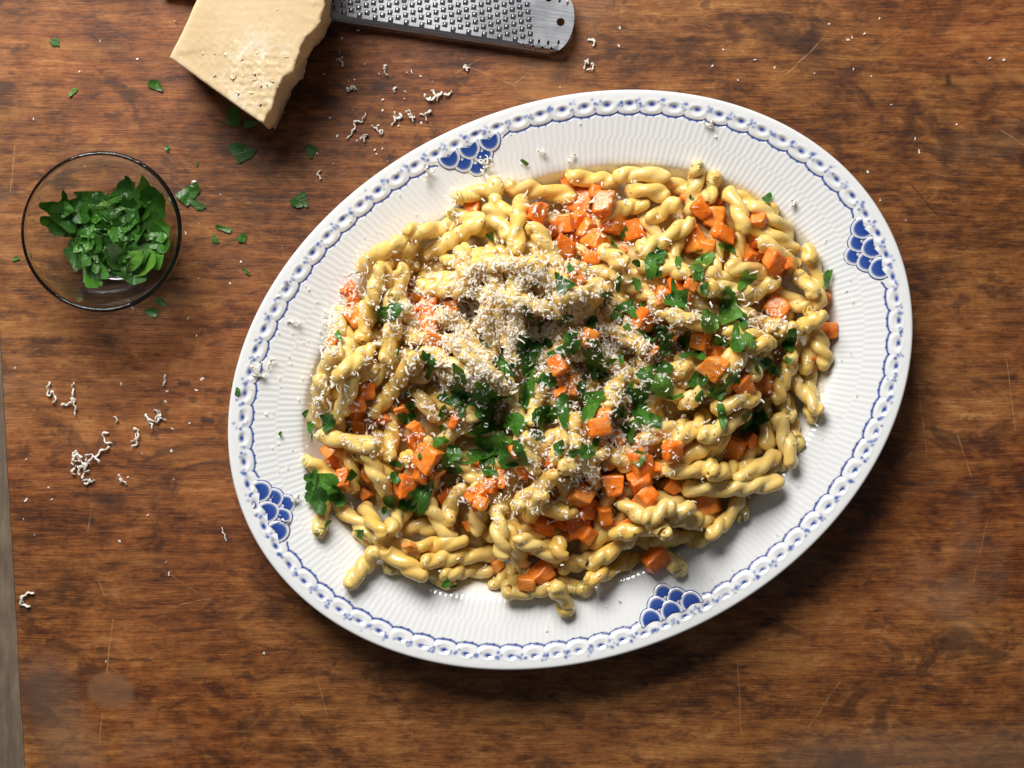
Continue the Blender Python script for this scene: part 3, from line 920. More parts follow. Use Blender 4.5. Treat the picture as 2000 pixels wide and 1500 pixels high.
PARS = {
 'B': '170 860 110,520 70 80,1500 940 200,1610 790 110,1940 1060 150,1880 1190 220,1540 1350 170,1740 1350 120,950 1370 200,1010 1230 130,640 1390 50,1430 1490 110,1720 1150 80',
 'C': '500 1130 330,230 1140 130,430 1250 200,820 970 130,720 950 70,960 1340 220,380 440 60,1170 450 110,1820 1320 180,490 1430 120,200 1440 220,30 1030 130,20 1230 110',
 'D': '970 300 230,450 550 110,1060 730 120,1390 790 180,1380 940 120,1710 970 180,1940 590 180,1150 1150 100,1130 1290 170,1130 1380 180,1540 1230 150,1530 1360 130,1740 1150 260,1740 1290 230,1930 1250 220,1950 1370 180,60 1370 80,310 1460 150',
 'E': '550 290 120,980 350 140,690 450 120,1240 420 200,1400 130 130,1660 210 200,1540 260 130,1800 230 130,1640 450 80,560 630 260,740 600 120,530 740 240,960 690 330,300 840 200,380 930 170,960 580 120,1040 540 110,1260 780 300,1400 850 220,1340 940 150,540 1050 230,710 1010 130,810 1020 130,1570 770 120,560 870 180,1150 1090 140,1240 1200 260,1240 1320 180,940 1340 280,740 1400 230,1560 1340 110,1760 1240 280,1840 960 180,1910 1080 220,110 1160 230,270 1200 200,520 1210 200,100 1300 230,130 1400 130,440 1460 170,1660 1090 130,1850 500 170,1940 560 160,1870 880 150,1880 1440 170,1520 320 110',
 'F': '230 140 220,780 210 330,570 380 220,900 320 250,820 570 230,950 590 170,690 600 120,120 600 220,330 590 150,1440 580 180,1330 610 120,1410 800 70,350 740 150,480 740 110,90 870 170,440 980 180,780 1010 190,830 1020 120,1120 850 180,1280 900 140,640 1170 190,450 1190 110,680 1400 220,1090 1410 200,70 1090 230,200 1190 150,720 60 60,10 1450 60,40 480 130,580 1130 80',
 'G': '300 150 150,120 190 110,130 300 110,540 740 150,590 500 60,1020 590 110,1020 730 110,1290 960 300,1150 1040 170,950 1010 140,890 1100 70,310 1210 80,660 1320 100,1500 350 140,1580 560 220,1650 470 150,1560 660 170,1680 650 110,1780 580 150,1590 810 90,1130 60 170,1280 490 60,1510 210 70,1920 420 230',
 'H': '60 450 260,130 530 200,390 480 280,250 420 200,150 680 130,220 360 260,420 120 200,330 180 130,650 260 150,890 400 140,1180 430 170,1050 460 100,1290 330 110,1660 240 200,1560 40 120,1750 90 170,1930 110 130,1220 40 150,700 80 180,60 200 260,200 200 200,1740 520 130,1470 1120 90,1690 1330 50,120 60 180',
 'I': '1030 150 260', 'J': '1240 720 100,1330 770 90,320 215 110'}
LPA, GPA = 'chopped green parsley leaf scattered on top of the pasta', 'parsley on the pasta'
UP = {('C', 500): 'largest folded parsley leaf lying over pasta below the orange carrots'}
for t, row in PARS.items():
    for it in row.split(','):
        x, y, s = (float(q) for q in it.split())
        px, py = tp(t, x, y)
        lab = UP.get((t, int(x)), LPA)
        o = put_leaf(px, py, s * TS * 1.24, t + it, hf_food, lab, GPA if lab == LPA else None, est_z(px, py))
        if lab == LPA: SHARED.append(('l', o, np.array(o.location), s))
# the whole sprig at the edge of the heap: leaflets of one stem
def sprig():
    root = empty('parsley_sprig', (*W(634, 955, .016)[:2], .012))
    tag(root, 'whole curly parsley sprig tip resting where heap meets platter rim', 'parsley')
    for k, (x, y, s) in enumerate([(230, 770, 330), (330, 830, 220), (130, 900, 220), (390, 950, 200), (220, 980, 260), (140, 760, 220)]):
        px, py = tp('G', x, y)
        o = put_leaf(px, py, s * TS * 1.1, 'sprig%d' % k, hf_food, None, None, .018, False, .5, .3, .0015 + .0006 * k)
        o.name = 'leaflet'
        for kk in ('label', 'category', 'group'):
            if kk in o: del o[kk]
        o.location = Vector(o.location) - root.location; o.parent = root
sprig()

# loose parsley on the table and rim, each with its own place
LOOSE = [(108, 83, 22, 'tiny parsley scrap alone on the wood beside the cheese wedge'), (143, 180, 26, 'thin curled parsley scrap on bare wood above the glass bowl'),
         (305, 167, 34, 'parsley piece on the wood beside the tip of the cheese shadow'), (458, 228, 40, 'parsley leaf tucked against the lower edge of the cheese wedge'),
         (488, 240, 30, 'dark parsley piece half under the cheese wedge in its shadow'), (475, 297, 56, 'broad dark parsley leaf lying in the shadow of the cheese wedge'),
         (327, 289, 14, 'tiny parsley crumb on the wood just past the bowl rim'), (385, 322, 12, 'smallest parsley crumb between bowl and platter'),
         (371, 375, 50, 'folded parsley leaf on the wood beside the glass bowl'), (384, 398, 38, 'bright parsley leaf overlapping a folded one beside the glass bowl'),
         (437, 447, 34, 'crumpled parsley piece with a cheese shred beside the glass bowl'), (420, 466, 18, 'small parsley bit next to a crumpled parsley piece on the wood'),
         (475, 466, 22, 'small dark parsley piece on the wood towards the platter'), (480, 530, 24, 'narrow parsley sliver on the wood between bowl and platter'),
         (588, 391, 38, 'parsley leaf lying on the wood close to the platter lace edge'), (608, 297, 26, 'narrow parsley leaf on the wood near crumbs and the blue ornament'),
         (295, 610, 32, 'dark parsley leaf in the shadow of the glass bowl'), (316, 590, 26, 'second dark parsley leaf against the base shadow of the bowl'),
         (31, 505, 18, 'parsley scrap on the outer side of the glass bowl by the table end')]
for k, (px, py, s, lab) in enumerate(LOOSE):
    put_leaf(px, py, s, 'loose%d' % k, hf_table, lab, None, 0.0, k in (1, 13), .8, .12, .0005)
put_leaf(458, 760, 26, 'rim0', hf_food, 'parsley piece stuck on the lace lip of the platter', None, .027, False, .4, .1)
put_leaf(550, 848, 12, 'rim1', hf_food, 'hair thin parsley sliver on the white fluted rim', None, .018, True)

# ------------------------------------------------------------------ grated cheese
def shred_geo(n, x, y, z, rs, size=(.0022, .0062), wid=(.00045, .0011), curl=(1.6, 6.4)):
    K = 6
    L = rs.uniform(*size, n); wd = rs.uniform(*wid, n); cu = rs.uniform(*curl, n)
    t = np.linspace(-.5, .5, K)
    ang = cu[:, None] * t[None, :]
    R = L / cu
    lx = R[:, None] * np.sin(ang); lz = R[:, None] * (1 - np.cos(ang))
    hel = rs.normal(0, .25, n)[:, None] * L[:, None] * t[None, :]
    wob = rs.normal(0, .12, (n, K)) * wd[:, None]
    p0 = np.stack([lx, hel - wd[:, None] / 2 + wob, lz], -1); p1 = np.stack([lx, hel + wd[:, None] / 2 + wob, lz + wd[:, None] * rs.normal(0, .3, (n, 1))], -1)
    P = np.concatenate([p0, p1], 1)                         # n, 2K, 3
    q = rs.normal(0, 1, (n, 4)); q /= np.linalg.norm(q, axis=1, keepdims=True)
    w_, a, b, c = q.T
    M = np.stack([np.stack([1 - 2 * (b * b + c * c), 2 * (a * b - c * w_), 2 * (a * c + b * w_)], -1),
                  np.stack([2 * (a * b + c * w_), 1 - 2 * (a * a + c * c), 2 * (b * c - a * w_)], -1),
                  np.stack([2 * (a * c - b * w_), 2 * (b * c + a * w_), 1 - 2 * (a * a + b * b)], -1)], 1)
    P = np.einsum('nij,nkj->nki', M, P)
    P[..., 2] *= .32
    P += np.stack([x, y, z], -1)[:, None, :]
    low = P[..., 2].min(1) - (z - .0007)
    P[..., 2] -= np.minimum(low, 0)[:, None]
    k = np.arange(K - 1)
    f = np.stack([k, k + 1, K + k + 1, K + k], -1)
    F = (f[None] + (np.arange(n) * 2 * K)[:, None, None]).reshape(-1, 4)
    return P.reshape(-1, 3), F
rs = np.random.default_rng(77)
CL = [(930, 600, 75, 50, 800), (1000, 640, 90, 60, 900), (860, 640, 55, 50, 380), (960, 720, 55, 35, 420), (1180, 640, 90, 45, 520), (1230, 680, 60, 40, 360),
      (690, 570, 30, 45, 170), (640, 632, 14, 18, 190), (662, 575, 14, 16, 110), (640, 680, 15, 12, 70), (1180, 850, 60, 30, 260), (1240, 760, 45, 30, 220),
      (1130, 750, 55, 35, 240), (1060, 870, 28, 45, 200), (960, 955, 70, 22, 200), (1500, 625, 26, 16, 120), (1140, 450, 60, 30, 160), (720, 840, 45, 30, 130),
      (1310, 615, 50, 25, 170), (980, 520, 75, 25, 300), (1090, 560, 60, 30, 260), (900, 780, 60, 30, 150), (1140, 935, 20, 18, 110), (1220, 860, 45, 20, 150),
      (790, 590, 45, 40, 150), (760, 720, 60, 60, 140), (620, 780, 12, 40, 70), (1440, 600, 70, 60, 90), (880, 400, 8, 25, 50), (960, 345, 35, 10, 40), (1110, 400, 50, 20, 80),
      (1020, 980, 40, 25, 60), (840, 880, 50, 50, 110), (1400, 720, 110, 60, 150), (1080, 680, 180, 110, 700), (1110, 760, 340, 230, 900)]
xs, yy, zz = [], [], []
for cx, cy, rx, ry, n in CL:
    n = int(n * .66); px = rs.normal(cx, rx, n); py = rs.normal(cy, ry, n)
    k = S * (1 - .04 / HC)
    xs.append((px - 1000) * k); yy.append((750 - py) * k)
xs = np.concatenate(xs); yy = np.concatenate(yy)
j, i = gi(xs, yy)
keep = (inset[j, i] > .026) & ((SDF[j, i] > -.004) | (rs.random(len(xs)) < .35))
xs, yy = xs[keep], yy[keep]; j, i = gi(xs, yy)
top = .45 * H[j, i] + .55 * HF[j, i]
zz = np.maximum(H[j, i], top) + .0004 + rs.exponential(.0010, len(xs))
v, f = shred_geo(len(xs), xs, yy, zz, rs)
o = add_mesh('grated_cheese', v, f, SHRED, loc=(PXC, PYC, .03))
tag(o, 'fine fluffy white grated cheese sprinkled over the pasta', 'grated cheese', kind='stuff')
# crumbs on rim and table
n = 70
ang = rs.uniform(0, 6.28, n); rad = rs.uniform(.80, .97, n)
ang[:45] = rs.normal(2.5, .55, 45)
xs = PXC + A0 * rad * np.cos(ang) * CT - B0 * rad * np.sin(ang) * ST; yy = PYC + A0 * rad * np.cos(ang) * ST + B0 * rad * np.sin(ang) * CT
j, i = gi(xs, yy)
v1, f1 = shred_geo(n, xs, yy, PLATE[j, i] + .0004, rs, (.0010, .0024), (.0005, .0011), (.5, 3))
spots = [(1718, 36), (1688, 66), (1380, 50), (1412, 97), (1474, 117), (1391, 127), (1589, 143), (1667, 134), (1442, 156), (1741, 206), (1786, 272), (1795, 296), (1768, 428), (1694, 336), (1512, 131), (1960, 117),
         (1868, 243), (195, 80), (66, 232), (155, 140), (190, 1285), (208, 1290), (330, 1120), (515, 1275), (95, 952), (102, 975), (335, 880), (338, 935), (325, 785), (237, 750), (395, 740), (7, 1115), (470, 512), (450, 553),
         (664, 102), (668, 113), (712, 125), (795, 142), (804, 140), (792, 178), (790, 192), (650, 320), (640, 310), (735, 300), (1122, 147), (1211, 54), (620, 300), (164, 318), (390, 437), (363, 455), (388, 545), (368, 620), (430, 380), (365, 385), (1720, 690 - 300), (845, 160), (700, 60), (690, 90)]
spots += [tuple(rs.uniform([40, 20], [1960, 180])) for _ in range(14)] + [tuple(rs.uniform([20, 640], [430, 1250])) for _ in range(16)] + [tuple(rs.normal([740, 210], [70, 60])) for _ in range(22)]
sp = np.array([W(*p)[:2] for p in spots])
j, i = gi(sp[:, 0], sp[:, 1]); ok = (inset[j, i] < -.002)
sp = sp[ok]
v2, f2 = shred_geo(len(sp), sp[:, 0], sp[:, 1], np.full(len(sp), .0005), rs, (.0008, .0024), (.0005, .0012), (.5, 3))
o = add_mesh('cheese_crumbs', np.concatenate([v1, v2]), np.concatenate([f1, f2 + len(v1)]), SHRED, loc=(0, 0, 0))
tag(o, 'tiny white crumbs of grated cheese scattered over wood and rim', 'crumbs', kind='stuff')

# larger curls lying on the wood: one object each
def ribbon(pts, w, rs):
    n = len(pts)
    T = np.gradient(pts, axis=0); T /= np.linalg.norm(T, axis=1, keepdims=True) + 1e-9
    roll = np.cumsum(rs.normal(0, .35, n)) + rs.uniform(0, 6.28)
    a = np.cross(T, [0, 0, 1.0]); a /= np.linalg.norm(a, axis=1, keepdims=True) + 1e-9
    b = np.cross(a, T)
    wd = w * (rs.uniform(.55, 1.1, n)); wd[0] *= .4; wd[-1] *= .4
    dirv = a * np.cos(roll)[:, None] + b * np.sin(roll)[:, None]; nv = np.cross(T, dirv)
    th = .00018
    L = [pts + dirv * wd[:, None] / 2 + nv * th, pts - dirv * wd[:, None] / 2 + nv * th, pts - dirv * wd[:, None] / 2 - nv * th, pts + dirv * wd[:, None] / 2 - nv * th]
    V_ = np.stack(L, 1).reshape(-1, 3)
    F = []
    for k in range(n - 1):
        for q in range(4):
            F.append([k * 4 + q, k * 4 + (q + 1) % 4, (k + 1) * 4 + (q + 1) % 4, (k + 1) * 4 + q])
    F += [[3, 2, 1, 0], [(n - 1) * 4 + q for q in range(4)]]
    return V_, F
def curl_cluster(px, py, size_px, nrib, key, label, group=None, plate=False):
    rs = np.random.default_rng(hash_str(key))
    c = W(px, py, .018 if plate else 0); Rr = size_px * S / 2
    vv, ff = [], []; off = 0
    z0 = 0.0
    if plate:
        j, i = gi(np.array([c[0]]), np.array([c[1]])); z0 = float(HF[j[0], i[0]])
    a0 = rs.uniform(0, 6.28)
    for q in range(nrib):
        n = 18
        dirn = a0 + rs.normal(0, .9); kap = rs.normal(0, 2.8)
        p = np.array([rs.normal(0, Rr * .22), rs.normal(0, Rr * .22)]) if nrib > 1 else np.array([-math.cos(dirn), -math.sin(dirn)]) * Rr * .7
        step = Rr * 2.3 / n * rs.uniform(.75, 1.0) / (1 if nrib < 3 else 1.3)
        pts = []
        an = dirn
        for k in range(n):
            pts.append([p[0], p[1], 0]); an += kap / n + rs.normal(0, .22) + .5 * math.sin(k * .9 + q)
            p = p + step * np.array([math.cos(an), math.sin(an)])
        pts = np.array(pts)
        pts[:, 2] = .0006 + np.abs(np.sin(np.linspace(0, rs.uniform(2, 6), n) + q)) * .0013 + (.0007 * (q % 4) if nrib > 3 else 0)
        v_, f_ = ribbon(pts, rs.uniform(.0010, .0018), rs)
        vv.append(v_); ff += [[x + off for x in f__] for f__ in f_]; off += len(v_)
    v_ = np.concatenate(vv); v_[:, 2] -= v_[:, 2].min(); v_[:, 2] += .00005
    o = add_mesh('cheese_shred', v_, ff, SHRED)
    o.location = (c[0], c[1], z0)
    tag(o, label, 'cheese shred', group)
for k, (px, py, s, n, lab) in enumerate([
    (98, 778, 38, 2, 'curled cheese shred on the wood nearest the grey end board'), (145, 780, 52, 3, 'forked cheese shred beside another on the wood below the bowl'),
    (328, 752, 30, 1, 'thin straight cheese shred between knots in the wood'), (262, 832, 44, 2, 'cheese shred at the tail of a branching chain of shreds'),
    (288, 812, 40, 2, 'twisted cheese shred midway along a branching chain of shreds'), (308, 815, 32, 3, 'star shaped cheese shred ending a branching chain of shreds'),
    (228, 815, 18, 1, 'short upright cheese shred alone near a chain of shreds'), (210, 868, 46, 2, 'stringy cheese shred leading to the big cheese tangle'),
    (170, 905, 50, 9, 'dense round tangle of cheese shreds on the wood'), (175, 935, 26, 3, 'loose cheese threads trailing from the dense tangle'),
    (232, 930, 22, 2, 'little coiled cheese shred next to the dense tangle'), (443, 1048, 30, 1, 'thin hooked cheese shred on the wood by the lower lace edge'),
    (52, 1165, 42, 2, 'large curved cheese shred at the grey end board'), (1148, 118, 34, 3, 'knotted cheese shred below the rounded grater tip'),
    (1164, 95, 26, 1, 'wavy cheese shred pointing away from the grater tip'), (775, 216, 32, 2, 'arched cheese shred among crumbs between cheese and platter'),
    (800, 222, 26, 3, 'crinkled cheese shred joined to an arched one'), (840, 192, 30, 2, 'flat tipped cheese shred close to the platter edge'),
    (842, 215, 30, 2, 'ring shaped cheese shred close to the platter edge'), (868, 182, 24, 2, 'small hooked cheese shred beneath the grater'),
    (690, 240, 42, 2, 'long wavy cheese shred beside the cheese shadow'), (720, 266, 22, 2, 'short cheese clump above the blue ornament'),
    (738, 255, 26, 2, 'cheese shred pair above the blue ornament'), (684, 176, 24, 3, 'compact cheese shred in the cheese shadow edge'),
    (664, 115, 26, 1, 'hair thin cheese shred under the grater by the wedge'), (912, 138, 16, 3, 'single cheese crumb clump on scratched wood'),
    (755, 136, 16, 2, 'little cheese nub below the grater'), (772, 167, 16, 1, 'tiny bent cheese shred below the grater'),
    (620, 330, 26, 1, 'check shaped cheese shred on wood beside the lace edge'), (267, 602, 22, 1, 'cheese shred at the foot of the glass bowl'), (378, 366, 20, 1, 'cheese shred lying on a folded parsley leaf by the bowl')]):
    curl_cluster(px, py, s, n, 'curl%d' % k, lab)
for k, (px, py, s, n, lab) in enumerate([
    (945, 330, 44, 5, 'white cheese smear on the rim below the blue ornament'), (828, 340, 26, 3, 'cheese flake on the rim beside the blue ornament'),
    (577, 630, 20, 2, 'cheese fleck on the flutes beside the lace'), (498, 715, 36, 2, 'drooping cheese shred over the lace border'),
    (525, 725, 30, 2, 'branched cheese shred on the flutes by the lace border'), (690, 537, 26, 3, 'curled cheese shred on the rim touching the heap'),
    (1388, 250, 24, 2, 'upright cheese shred on the upper rim'), (1545, 395, 18, 3, 'cheese fleck on the rim by the second ornament'),
    (560, 1010, 30, 1, 'cheese thread lying over a blue ornament'), (575, 975, 22, 2, 'pale cheese smudge beside a blue ornament'),
    (1060, 295, 14, 2, 'cheese crumb on the upper flutes'), (1110, 312, 14, 2, 'bright cheese crumb above the pasta')]):
    curl_cluster(px, py, s, n, 'rimcurl%d' % k, lab, None, True)

# ------------------------------------------------------------------ cheese wedge
top = [(330, 112), (344, 84), (362, 48), (388, -10), (430, -100), (540, -150), (655, -130), (648, -60), (632, 0), (622, 45), (603, 78), (585, 108), (566, 138), (546, 166), (541, 190), (528, 216), (515, 243),
       (470, 212), (420, 176), (375, 144)]
bot = [(352, 116), (362, 84), (378, 48), (402, 0), (442, -85), (550, -135), (672, -120), (662, -55), (648, 0), (642, 44), (628, 76), (609, 108), (592, 140), (572, 172), (560, 200), (550, 228), (539, 253),
       (488, 218), (436, 180), (390, 148)]
def resample(poly, n):
    P = np.array(poly, float); P = np.vstack([P, P[:1]])
    return P
def tilt_z(py): return np.clip((235 - py) / 205, 0, 1.9) * .0105
PER = 14
tw_, bw_ = [], []
for k in range(len(top)):
    a, b = np.array(top[k], float), np.array(top[(k + 1) % len(top)], float)
    c, d = np.array(bot[k], float), np.array(bot[(k + 1) % len(bot)], float)
    for q in range(PER):
        t = q / PER
        p = a * (1 - t) + b * t; r_ = c * (1 - t) + d * t
        tw_.append(W(p[0], p[1], .040 + tilt_z(p[1]))); bw_.append(W(r_[0], r_[1], .0003 + tilt_z(r_[1])))
tw_, bw_ = np.array(tw_), np.array(bw_)
def vnoise(p, f, seed):
    r0 = np.random.default_rng(seed); out = np.zeros(len(p))
    for _ in range(14):
        d = r0.normal(0, 1, 3); out += np.sin(p @ d * f + r0.uniform(0, 6.28))
    return out / 3.7
NPR = len(tw_)
cen_t = tw_.mean(0)
rows = []
for t in np.linspace(0, 1, 14)[:-1]: rows.append(bw_ * (1 - t) + tw_ * t)
edge_r = .0011
inn = tw_ + (cen_t - tw_) / np.linalg.norm(cen_t - tw_, axis=1, keepdims=True) * edge_r
rows.append(tw_ - np.array([0, 0, edge_r * .9])); rows.append(tw_ * .7 + inn * .3 - np.array([0, 0, edge_r * .25])); rows.append(inn)
nr = len(rows)
vv = np.concatenate(rows)
row_id = np.repeat(np.arange(nr), NPR); pid = np.tile(np.arange(NPR), nr)
seg_id = pid // PER
edge_w = np.interp(pid / PER, [5.5, 7.5, 15.5, 16.5], [0, 1, 1, 0])
nrm = np.stack([vv[:, 0] - cen_t[0], vv[:, 1] - cen_t[1], 0 * vv[:, 0]], 1); nrm /= np.linalg.norm(nrm, axis=1, keepdims=True) + 1e-9
flat = vv * np.array([1, 1, .55])
amp = .00015 + .0011 * edge_w
vv += nrm * (amp * (vnoise(flat, 230, 3) + .45 * vnoise(vv, 700, 4) + .22 * vnoise(vv, 1900, 5)))[:, None]
def top_z(p):
    crumb = np.exp(-((p[:, 0] - W(505, 155, .04)[0]) / .022) ** 2 - ((p[:, 1] - W(505, 155, .04)[1]) / .020) ** 2)
    return (.00004 + .00026 * crumb) * (vnoise(p, 1300, 8) + .6 * vnoise(p, 2600, 9))
ff = grid_faces(nr, NPR).tolist(); ff.append(list(range(NPR))[::-1])
last = vv[(nr - 1) * NPR:]
g_ = .0011
gxs = np.arange(last[:, 0].min(), last[:, 0].max(), g_); gys = np.arange(last[:, 1].min(), last[:, 1].max(), g_)
GXm, GYm = np.meshgrid(gxs, gys); r9 = np.random.default_rng(9)
gp = np.stack([GXm.ravel(), GYm.ravel()], 1) + r9.uniform(-.3, .3, (GXm.size, 2)) * g_
ins = np.zeros(len(gp), bool); dmin = np.full(len(gp), 1.0)
for k in range(NPR):
    a_, b_ = last[k, :2], last[(k + 1) % NPR, :2]
    ins ^= ((a_[1] > gp[:, 1]) != (b_[1] > gp[:, 1])) & (gp[:, 0] < (b_[0] - a_[0]) * (gp[:, 1] - a_[1]) / (b_[1] - a_[1] + 1e-15) + a_[0])
    dmin = np.minimum(dmin, np.hypot(gp[:, 0] - a_[0], gp[:, 1] - a_[1]))
gp = gp[ins & (dmin > g_ * .6)]
A_ = np.c_[last[:, :2], np.ones(NPR)]; cf = np.linalg.lstsq(A_, last[:, 2], rcond=None)[0]
gz = gp @ cf[:2] + cf[2]
g3 = np.c_[gp, gz]; dm = np.array([np.hypot(last[:, 0] - p[0], last[:, 1] - p[1]).min() for p in gp])
near = np.array([last[np.argmin(np.hypot(last[:, 0] - p[0], last[:, 1] - p[1])), 2] for p in gp])
wq = np.exp(-dm / .004)
g3[:, 2] = gz * (1 - wq) + near * wq
g3[:, 2] += top_z(g3) * np.clip(dm / .002, 0, 1)
pts2 = [Vector(p) for p in last[:, :2]] + [Vector(p) for p in gp]
dv, de, df, ov, *_r = delaunay_2d_cdt(pts2, [(k, (k + 1) % NPR) for k in range(NPR)], [], 1, 1e-7)
off_ = (nr - 1) * NPR
remap = {k: (off_ + o_[0] if o_[0] < NPR else nr * NPR + (o_[0] - NPR)) for k, o_ in enumerate(ov)}
vv = np.concatenate([vv, g3])
ff += [[remap[k] for k in f_] for f_ in df]
base = W(450, 90); wedge = empty('cheese_wedge', (base[0], base[1], 0))
tag(wedge, 'pale yellow wedge of hard cheese with crumbly cut edge propped on the grater', 'cheese')
body = add_mesh('body', vv - np.array([base[0], base[1], 0]), ff, CHEESE, wedge)
bmx = bmesh.new(); bmx.from_mesh(body.data); bmesh.ops.recalc_face_normals(bmx, faces=bmx.faces); bmx.to_mesh(body.data); bmx.free()
rs = np.random.default_rng(21)
for k in range(34):      # white crystals and flakes on the cut face
    if k < 30: px, py = rs.normal(490, 50), rs.normal(150, 34)
    else: px, py = rs.uniform(380, 600), rs.uniform(10, 200)
    if not (330 + (112 - py) * .5 + 25 < px < 600 - max(0, py - 60) * .5): continue
    if py > 112 + (px - 330) * .70 - 14: continue
    z = .040 + tilt_z(py); c = W(px, py, z)
    s_ = rs.uniform(.0003, .0008) * (1.7 if k in (3, 9, 17) else 1)
    bm = bmesh.new(); bmesh.ops.create_icosphere(bm, subdivisions=2, radius=1)
    for v_ in bm.verts:
        v_.co += Vector(rs.normal(0, .3, 3)); v_.co.x *= s_ * rs.uniform(1.0, 1.1) * 1.9; v_.co.y *= s_; v_.co.z *= s_ * .35
    bmesh.ops.rotate(bm, verts=bm.verts, matrix=Matrix.Rotation(rs.uniform(0, 3), 3, 'Z'))
    me = bpy.data.meshes.new('crystal'); bm.to_mesh(me); bm.free(); me.materials.append(CRYST)
    me.polygons.foreach_set('use_smooth', [True] * len(me.polygons))
    o = bpy.data.objects.new('crystal', me); COL.objects.link(o); o.parent = body
    o.location = (c[0] - base[0], c[1] - base[1], z - .00022)

# ------------------------------------------------------------------ grater
ZG = .0095
KG = S * (1 - ZG / HC)
go = W(1095, 43, ZG)
grater = empty('grater', (go[0], go[1], 0))
grater.rotation_euler = (0, 0, -math.radians(8.66))
tag(grater, 'long stainless steel rasp grater with rounded tip and raised teeth', 'grater')
def circ(cx, cy, rx, ry, n=14): return [(cx + rx * math.cos(2 * math.pi * k / n), cy + ry * math.sin(2 * math.pi * k / n)) for k in range(n)]
HW = 60
outer = [(-780, -HW), (-10, -HW)]
outer += [(-10 + 36 * math.sin(a) + (0), -HW + 0 + (HW * (1 - math.cos(a)))) for a in np.linspace(.12, math.pi - .12, 22)]
outer += [(-10, HW), (-780, HW)]
holes = []
teeth = []
SH = -.268
for c in range(30):
    ax = -60 - c * 15.4
    yo = 0 if c % 2 == 0 else 7
    for r_ in range(7):
        py_ = -46 + r_ * 14.0 + yo          # local y up; -46 is the edge that faces the platter
        if abs(py_) > 50: continue
        cx_ = ax + 10 + SH * (py_ + 46) * .98
        holes.append([(cx_ - 6.2, py_ - 5.2), (cx_ + 3.4, py_ - 5.2), (cx_ + 3.4, py_ + 4.6), (cx_ - 6.2, py_ + 4.6)])
        teeth.append((cx_, py_))
rnd = [(0, 0, 8, 8), (-30, 42, 6.5, 6.5), (-36, -44, 2.4, 4.6), (-18, -44, 2.4, 4.6), (2, -40, 2.4, 4.6), (-8, 41, 2.4, 4.6), (8, 38, 2.4, 4.6),
       (-66, -55, 2.4, 3.6), (-46, -55, 2.4, 3.6), (-28, -55, 2.4, 3.6), (-10, -54, 2.4, 3.6)]
for h in rnd: holes.append(circ(*h))
pts = [Vector(p) for p in outer]; edges = [(k, (k + 1) % len(outer)) for k in range(len(outer))]
for h in holes:
    b0 = len(pts); pts += [Vector(p) for p in h]; edges += [(b0 + k, b0 + (k + 1) % len(h)) for k in range(len(h))]
dv, de, df, *_r = delaunay_2d_cdt(pts, edges, [], 1, 1e-4)
HB = [(min(p[0] for p in h), max(p[0] for p in h), min(p[1] for p in h), max(p[1] for p in h)) for h in holes]
tris = []
for f_ in df:
    c = (sum(dv[k].x for k in f_) / 3, sum(dv[k].y for k in f_) / 3)
    if any(x0 < c[0] < x1 and y0 < c[1] < y1 for x0, x1, y0, y1 in HB): continue
    tris.append(list(f_))
bv = [(p.x * KG, p.y * KG, ZG + (-.0022 * max(0, (abs(p.y) - 53) / 7) ** 2)) for p in dv]
blade = add_mesh('blade', bv, tris, STEEL, grater, smooth=False)
blade.data.update()
sol = blade.modifiers.new('thickness', 'SOLIDIFY'); sol.thickness = .0005; sol.offset = -1
bmx = bmesh.new(); bmx.from_mesh(blade.data); bmesh.ops.recalc_face_normals(bmx, faces=bmx.faces)
if sum(f.normal.z for f in bmx.faces) < 0: bmesh.ops.reverse_faces(bmx, faces=bmx.faces)
bmx.to_mesh(blade.data); bmx.free()
# turned-down side flanges
for sgn in (-1, 1):
    yb = sgn * HW * KG
    prf = [(0, ZG - .0022), (sgn * .0006, ZG - .0034), (sgn * .0007, ZG - .0060), (sgn * .0003, .0012), (-sgn * .0002, .0012), (sgn * .0000, ZG - .0055), (-sgn * .0005, ZG - .0030)]
    xs_ = np.linspace(-780, -12, 30) * KG
    vv = np.array([[x, yb + a, z] for x in xs_ for a, z in prf])
    add_mesh('flange', vv, grid_faces(30, len(prf)), STEEL, grater)
# tooth: raised lip over each opening, higher at its cutting side
un, vn = 5, 6
tv = []
for a in range(un):
    for b in range(vn):
        u = a / (un - 1); v_ = b / (vn - 1) * 2 - 1
        zz_ = .00075 * math.sin(u * math.pi * .62) * (1 - v_ * v_ * .85)
        tv.append(((3.8 - u * 7.2) * KG, v_ * 5.0 * KG, zz_))
tmesh = bpy.data.meshes.new('tooth')
tmesh.from_pydata(tv, [], grid_faces(un, vn, False).tolist()); tmesh.materials.append(STEEL)
tmesh.polygons.foreach_set('use_smooth', [True] * len(tmesh.polygons))
for cx_, cy_ in teeth:
    o = bpy.data.objects.new('tooth', tmesh); COL.objects.link(o); o.parent = grater
    o.location = (cx_ * KG, cy_ * KG, ZG + .00005)
# handle beyond the blade
hv = []; nh = 18
for k, t in enumerate(np.linspace(0, 1, 22)):
    x = (-775 - 430 * t) * KG; w_ = (40 + 8 * math.sin(t * 3)) * KG * (math.sin(min(t * 6 + .3, 1.57)) * math.sin(min((1 - t) * 6 + .3, 1.57)))
    for q in range(nh):
        a = 2 * math.pi * q / nh
        hv.append((x, w_ * math.cos(a), .0098 + .0088 * math.sin(a) * (w_ / (48 * KG))))
hf_ = grid_faces(22, nh).tolist() + [list(range(nh))[::-1], list(range(21 * nh, 22 * nh))]
add_mesh('handle', hv, hf_, HANDLE, grater)

